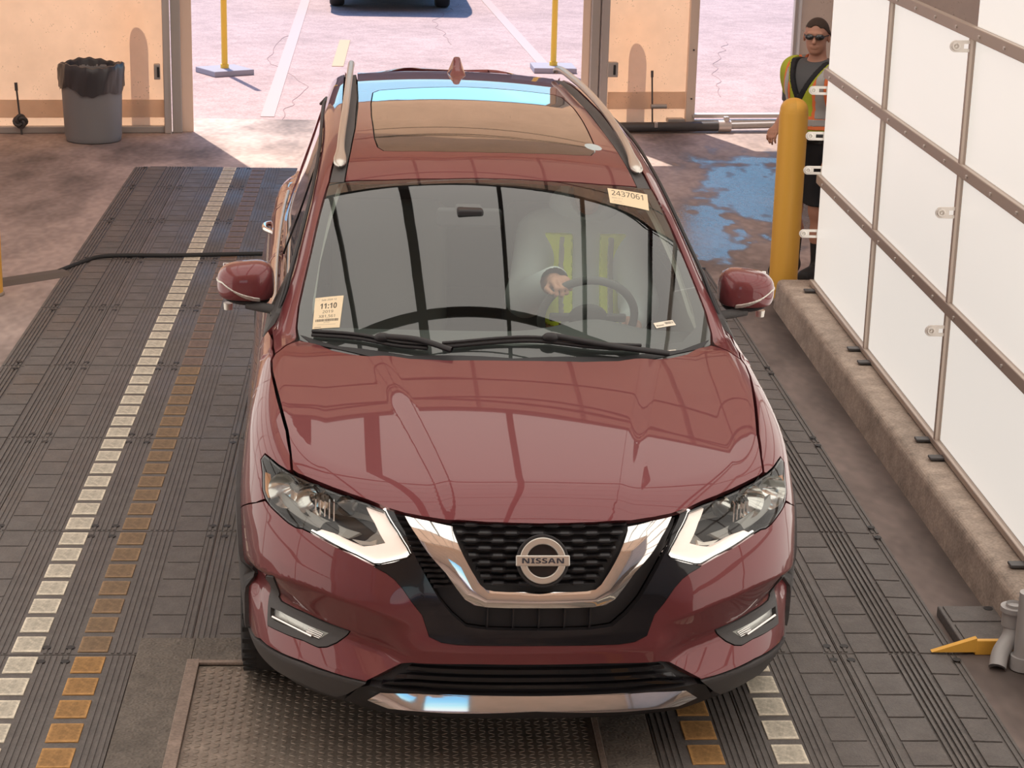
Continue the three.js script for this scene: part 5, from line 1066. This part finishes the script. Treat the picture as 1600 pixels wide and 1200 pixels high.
// ---------------------------------------------------------------- people
const skin = std({ color: lin(0.5, 0.25, 0.17), roughness: 0.6 });
const union = (k, ...d) => d.reduce((a, b) => smin(a, b, k));
function headField(x, y, z, c, yaw = 0) {        // c: middle of the head; the face looks to +z, turned by yaw
  const ca = cos(yaw), sa = sin(yaw), X = (x - c[0]) * ca - (z - c[2]) * sa, Y = y - c[1], Z = (x - c[0]) * sa + (z - c[2]) * ca, a = abs(X);
  let d = ellipsoid(X, Y, Z, [0, 0.025, -0.012], [0.074, 0.088, 0.095]);
  d = smin(d, ellipsoid(X, Y, Z, [0, -0.045, 0.022], [0.058, 0.064, 0.068]), 0.03);
  d = smin(d, ellipsoid(X, Y, Z, [0, -0.088, 0.055], [0.027, 0.02, 0.024]), 0.02);          // chin
  d = smin(d, capsule(X, Y, Z, [0, 0.012, 0.084], [0, -0.026, 0.104], 0.008, 0.013), 0.012);  // nose
  d = smin(d, ellipsoid(X, Y, Z, [0, 0.026, 0.078], [0.05, 0.012, 0.016]), 0.012);           // brow
  d = smax(d, -ellipsoid(a, Y, Z, [0.031, 0.004, 0.1], [0.017, 0.011, 0.016]), 0.01);         // eye sockets
  d = smin(d, ellipsoid(a, Y, Z, [0.031, 0.003, 0.078], [0.014, 0.011, 0.012]), 0.003);       // eyes
  d = smin(d, ellipsoid(X, Y, Z, [0, -0.054, 0.083], [0.024, 0.005, 0.011]), 0.006);          // lips
  d = smin(d, ellipsoid(X, Y, Z, [0, -0.064, 0.081], [0.02, 0.005, 0.01]), 0.006);
  d = smin(d, ellipsoid(a, Y, Z, [0.077, -0.005, -0.008], [0.009, 0.03, 0.018]), 0.006);      // ears
  return d;
}
// a hand from the wrist: dir along the fingers, up = back of the hand, side +1 / -1 for the thumb
function handBones(w, dir, up, side, curl) {
  dir = unit(dir); const sx = unit(cross(dir, up)); up = cross(sx, dir);
  const at = (f, s, u) => [0, 1, 2].map((i) => w[i] + dir[i] * f + sx[i] * s * side + up[i] * u);
  const bones = [[at(0, 0, 0), at(0.05, 0.016, 0), 0.024, 0.02], [at(0, 0, 0), at(0.055, -0.02, 0), 0.024, 0.018], [at(0.05, 0.02, 0), at(0.055, -0.022, 0), 0.017, 0.015]];
  [[0.03, 0.07, 0.0082], [0.01, 0.078, 0.0086], [-0.01, 0.072, 0.0082], [-0.03, 0.056, 0.0074]].forEach(([s, L, r], k) => {
    let f = 0.075 - abs(s) * 0.25, u = 0, p = at(f, s, 0), ang = 0; bones.push([at(0.04, s * 0.8, 0), p, 0.012, r * 1.1]);
    for (let j = 0; j < 3; j++) { ang += curl * (j ? 1 : 0.75) + k * 0.04; const l = L * [0.45, 0.32, 0.23][j]; f += l * cos(ang); u -= l * sin(ang); const q = at(f, s * (1 + 0.05 * j), u); bones.push([p, q, r * (1 - 0.08 * j), r * (0.94 - 0.1 * j)]); p = q; }
  });
  const t0 = at(0.015, 0.022, -0.006), t1 = at(0.05, 0.052, -0.02), t2 = at(0.085, 0.05, -0.034);
  bones.push([t0, t1, 0.013, 0.0105], [t1, t2, 0.0105, 0.0085]);
  return bones;
}
const boneField = (bones, k) => (x, y, z) => { let d = 9; for (const [a, b, ra, rb] of bones) { const q = capsule(x, y, z, a, b, ra, rb); d = d > 8 ? q : smin(d, q, k); } return d; };
const boundsOf = (bones, pad) => { const lo = [9, 9, 9], hi = [-9, -9, -9]; for (const [a, b, ra, rb] of bones) for (const [p, r] of [[a, ra], [b, rb]]) for (let i = 0; i < 3; i++) { lo[i] = min(lo[i], p[i] - r - pad); hi[i] = max(hi[i], p[i] + r + pad); } return [lo, hi]; };
const netOf = (F, bones, cell, pad) => { const [lo, hi] = boundsOf(bones, pad); return fixNet(blob(F, lo, hi, cell)); };
const hiVis = std({ color: lin(0.42, 0.46, 0.03), roughness: 0.75 }), hiOrange = std({ color: lin(0.85, 0.2, 0.06), roughness: 0.7 }), silver = std({ color: lin(0.42, 0.4, 0.38), metalness: 0.2, roughness: 0.45 });
{ // the attendant behind the bollard
  const t = thing('person', 'person in sunglasses and a yellow safety vest standing behind the yellow bollard', 'person', [2.235, 0, -6.92], -0.8);
  const torso = [[[0, 0.88, 0], [0, 1.0, 0.005], 0.135, 0.13], [[0, 1.0, 0.005], [0, 1.22, 0], 0.128, 0.138], [[-0.06, 1.27, 0], [0.06, 1.27, 0], 0.12, 0.12], [[-0.07, 0.9, 0], [0.07, 0.9, 0], 0.12, 0.12], [[-0.15, 1.33, -0.01], [0.15, 1.33, -0.01], 0.068, 0.068]];
  const armR = [[[-0.175, 1.325, -0.01], [-0.215, 1.08, -0.05], 0.056, 0.043]], foreR = [[[-0.215, 1.08, -0.05], [-0.2, 0.98, 0.1], 0.042, 0.028]];
  const armL = [[[0.175, 1.325, -0.01], [0.225, 1.07, -0.02], 0.056, 0.043]], foreL = [[[0.225, 1.07, -0.02], [0.23, 0.85, 0.08], 0.042, 0.028]];
  const legs = [-1, 1].flatMap((s) => [[[s * 0.085, 0.86, 0], [s * 0.1, 0.47, 0.015], 0.088, 0.058], [[s * 0.1, 0.47, 0.015], [s * 0.1, 0.3, -0.012], 0.056, 0.056], [[s * 0.1, 0.3, -0.012], [s * 0.105, 0.09, -0.02], 0.055, 0.036]]);
  const neck = [[[0, 1.36, -0.012], [0, 1.48, 0.0], 0.058, 0.053]];
  const C = [0.0, 1.565, 0.022];
  const all = [...torso, ...armR, ...foreR, ...armL, ...foreL, ...legs, ...neck];
  const bodyF = boneField(all, 0.05);
  const headF = (x, y, z) => smin(headField(x, y, z, C, 0.45), capsule(x, y, z, [0, 1.38, -0.012], [0, 1.49, 0.0], 0.056, 0.052), 0.02);
  const hR = handBones([-0.2, 0.98, 0.1], [0.1, -0.6, 1], [0, 1, 0.3], -1, 0.5), hL = handBones([0.23, 0.85, 0.08], [0, -1, 0.25], [0.9, 0, 0.2], 1, 0.35);
  add('body', [netOf(bodyF, all, 0.012, 0.03), fixNet(blob(headF, [-0.12, 1.37, -0.12], [0.12, 1.69, 0.16], 0.004)), netOf(boneField(hR, 0.008), hR, 0.004, 0.01), netOf(boneField(hL, 0.008), hL, 0.004, 0.01)], skin, t);
  const upper = boneField([...torso, ...neck.map(([a, b]) => [a, [0, 1.4, -0.01], 0.06, 0.058])], 0.05), sleeves = boneField([...armR, ...armL], 0.03);
  const B = [[-0.42, 0.78, -0.25], [0.42, 1.46, 0.25]];
  const shirtF = (x, y, z) => max(smin(upper(x, y, z), sleeves(x, y, z), 0.05) - 0.013, 0.9 - y, y - 1.425 + 0.3 * max(0, z), abs(x) > 0.19 ? 1.13 - y : -1);
  add('shirt', fixNet(blob(shirtF, ...B, 0.011)), std({ color: lin(0.1, 0.1, 0.105), roughness: 0.9 }), t, 'dark grey shirt');
  const vee = (x, y) => abs(x + 0.01) - (y - 1.15) * 0.5;      // below 0: inside the open neck
  const vestBase = (x, y, z, o) => max(smin(upper(x, y, z), sleeves(x, y, z) + 0.2 * max(0, 1.27 - y), 0.05) - o, 0.965 - y, abs(x) - 0.235);
  const vestF = (x, y, z) => max(vestBase(x, y, z, 0.028), z > -0.03 ? -vee(x, y) : y - 1.39);
  add('safety_vest', fixNet(blob(vestF, ...B, 0.01)), hiVis, t, 'yellow safety vest');
  const collarF = (x, y, z) => max(vestBase(x, y, z, 0.033), z > -0.03 ? max(-vee(x, y) - 0.028, vee(x, y) - 0.012) : 1.34 - y, y - 1.42);
  add('collar', fixNet(blob(collarF, ...B, 0.009)), std({ color: lin(0.015, 0.015, 0.018), roughness: 0.85 }), t, 'black collar of the vest');
  const band = (x, y, z, o, w, c) => max(vestBase(x, y, z, o), abs(y - c) - w, z > -0.03 ? -vee(x, y) + 0.02 : -1);
  const upright = (x, y, z, o, w) => max(vestBase(x, y, z, o), abs(abs(x) - 0.125) - w, z > -0.03 ? -vee(x, y) + 0.02 : -1, 1.06 - y);
  for (const c of [1.04]) { add('vest_trim', fixNet(blob((x, y, z) => band(x, y, z, 0.032, 0.045, c), ...B, 0.009)), hiOrange, t); add('vest_stripe', fixNet(blob((x, y, z) => band(x, y, z, 0.035, 0.025, c), ...B, 0.009)), silver, t); }
  add('vest_trim', fixNet(blob((x, y, z) => upright(x, y, z, 0.032, 0.042), ...B, 0.009)), hiOrange, t);
  add('vest_stripe', fixNet(blob((x, y, z) => upright(x, y, z, 0.035, 0.024), ...B, 0.009)), silver, t);
  const legsF = boneField([...legs, torso[3]], 0.05);
  add('shorts', fixNet(blob((x, y, z) => max(legsF(x, y, z) - 0.03, 0.5 - y, y - 0.97), [-0.28, 0.46, -0.22], [0.28, 1.0, 0.22], 0.012)), std({ color: lin(0.012, 0.012, 0.015), roughness: 0.9 }), t, 'black shorts');
  for (const s of [-1, 1]) {
    const sb = [[[s * 0.1, 0.31, -0.012], [s * 0.105, 0.1, -0.02], 0.06, 0.05], [[s * 0.105, 0.06, -0.03], [s * 0.115, 0.05, 0.15], 0.055, 0.045]];
    const sf = boneField(sb, 0.03);
    add('boot', fixNet(blob((x, y, z) => max(sf(x, y, z), 0.0 - y, y - 0.34), [s * 0.11 - 0.1, -0.02, -0.12], [s * 0.11 + 0.1, 0.36, 0.22], 0.009)), std({ color: lin(0.015, 0.013, 0.012), roughness: 0.7 }), t);
  }
  // cropped hair, sunglasses, torch on the belt
  add('hair', fixNet(blob((x, y, z) => max(headField(x, y, z, C, 0.45) - 0.005, C[1] + 0.06 - y + 0.75 * min(0, z - 0.05) * 0.9, -(ellipsoid(x, y, z, [C[0] + 0.05, C[1] + 0.01, C[2] + 0.1], [0.062, 0.095, 0.06]))), [-0.12, 1.5, -0.12], [0.12, 1.69, 0.14], 0.004)), std({ color: lin(0.05, 0.03, 0.022), roughness: 0.9 }), t, 'cropped brown hair');
  const gl = group('sunglasses', t, 'dark wraparound sunglasses'); gl.position.set(...C); gl.rotation.y = 0.45;
  const lensM = phys({ color: lin(0.012, 0.012, 0.014), roughness: 0.05, clearcoat: 1 });
  for (const s of [-1, 1]) { const g = new THREE.SphereGeometry(1, 24, 14).scale(0.03, 0.019, 0.012); g.rotateY(s * 0.35); add('lens', g.translate(s * 0.033, 0.006, 0.092), lensM, gl); add('temple', rod([s * 0.062, 0.012, 0.078], [s * 0.08, 0.012, -0.01], 0.004, 6), M.trimBlack, gl); }
  add('bridge', rod([-0.014, 0.012, 0.104], [0.014, 0.012, 0.104], 0.004, 6), M.trimBlack, gl);
  add('belt_torch', [rod([0.03, 0.955, 0.24], [0.17, 0.955, 0.1], 0.034, 18), rod([0.01, 0.955, 0.26], [0.05, 0.955, 0.22], 0.042, 18), box(0.06, 0.08, 0.07, 0.14, 0.95, 0.11, 0.01)], std({ color: lin(0.015, 0.015, 0.016), roughness: 0.45 }), t, 'black torch at the belt');
}
{ // the driver
  const t = thing('person', 'driver in a pale hooded jacket and yellow vest, one hand on the steering wheel', 'person');
  t.position.copy(car.position); t.rotation.copy(car.rotation);
  const X = 0.42;
  const torso = [[[X, 0.84, -2.32], [X, 1.0, -2.42], 0.15, 0.15], [[X, 1.0, -2.42], [X, 1.17, -2.46], 0.15, 0.155], [[X - 0.12, 1.24, -2.45], [X + 0.12, 1.24, -2.45], 0.1, 0.1]];
  const rim = (a) => { const r = 0.182; return [0.365 + r * cos(a), 1.055 + r * sin(a) * cos(0.42), -1.8 + r * sin(a) * sin(0.42)]; };
  const g1 = rim(2.15), g2 = rim(-0.25);
  const wr1 = [g1[0] - 0.035, g1[1] + 0.0, g1[2] - 0.085], wr2 = [g2[0] + 0.02, g2[1] - 0.0, g2[2] - 0.09];
  const arms = [[[X - 0.19, 1.24, -2.44], [0.165, 1.03, -2.2], 0.075, 0.062], [[0.165, 1.03, -2.2], wr1, 0.06, 0.045], [[X + 0.19, 1.24, -2.44], [0.63, 1.01, -2.18], 0.075, 0.062], [[0.63, 1.01, -2.18], wr2, 0.06, 0.045]];
  const legs = [-0.11, 0.11].flatMap((s) => [[[X + s, 0.8, -2.3], [X + s * 1.2, 0.86, -1.88], 0.095, 0.07], [[X + s * 1.2, 0.86, -1.88], [X + s, 0.48, -1.62], 0.065, 0.045]]);
  const C = [X + 0.01, 1.475, -2.38];
  const neck = [[[X, 1.3, -2.45], [X + 0.01, 1.4, -2.405], 0.06, 0.055]];
  const all = [...torso, ...arms.map(([a, b, r, q]) => [a, b, r * 0.75, q * 0.72]), ...legs, ...neck];
  const h1 = handBones(wr1, [0.25, 0.2, 1], [-0.2, 0.95, -0.2], 1, 0.95), h2 = handBones(wr2, [-0.2, 0.1, 1], [0.4, 0.9, -0.1], -1, 0.95);
  add('body', [netOf(boneField(all, 0.05), all, 0.014, 0.03), fixNet(blob((x, y, z) => smin(headField(x, y, z, C), capsule(x, y, z, [X, 1.3, -2.45], [X + 0.01, 1.42, -2.4], 0.058, 0.055), 0.02), [X - 0.12, 1.3, -2.53], [X + 0.13, 1.6, -2.25], 0.005)), netOf(boneField(h1, 0.008), h1, 0.004, 0.01), netOf(boneField(h2, 0.008), h2, 0.004, 0.01)], skin, t);
  const jF = boneField([...torso, ...arms], 0.05);
  const jacket = std({ color: lin(0.52, 0.57, 0.57), roughness: 0.95 });
  const hoodF = (x, y, z) => max(min(ellipsoid(x, y, z, [X + 0.01, 1.36, -2.47], [0.15, 0.1, 0.13]), ellipsoid(x, y, z, [X + 0.01, 1.48, -2.42], [0.115, 0.145, 0.13])), -ellipsoid(x, y, z, [C[0], C[1] - 0.02, C[2] + 0.06], [0.09, 0.125, 0.11]));
  add('jacket', [fixNet(blob((x, y, z) => jF(x, y, z) - 0.012, [-0.02, 0.66, -2.66], [0.78, 1.42, -1.82], 0.014)), fixNet(blob(hoodF, [X - 0.18, 1.22, -2.62], [X + 0.2, 1.66, -2.24], 0.009))], jacket, t, 'pale hooded jacket');
  const bF = boneField(torso, 0.05);
  for (const s of [-1, 1]) { add('vest_panel', fixNet(blob((x, y, z) => max(bF(x, y, z) - 0.03, abs(x - X - s * 0.115) - 0.06, 0.9 - y, y - 1.27), [X - 0.25, 0.85, -2.66], [X + 0.25, 1.4, -2.2], 0.011)), std({ color: lin(0.8, 0.92, 0.06), roughness: 0.7 }), t, 'yellow safety vest panel');
    add('vest_stripe', fixNet(blob((x, y, z) => max(bF(x, y, z) - 0.034, abs(x - X - s * 0.1) - 0.014, 0.9 - y, y - 1.26), [X - 0.25, 0.85, -2.66], [X + 0.25, 1.4, -2.2], 0.011)), silver, t); }
}
renderer.render(scene, camera);
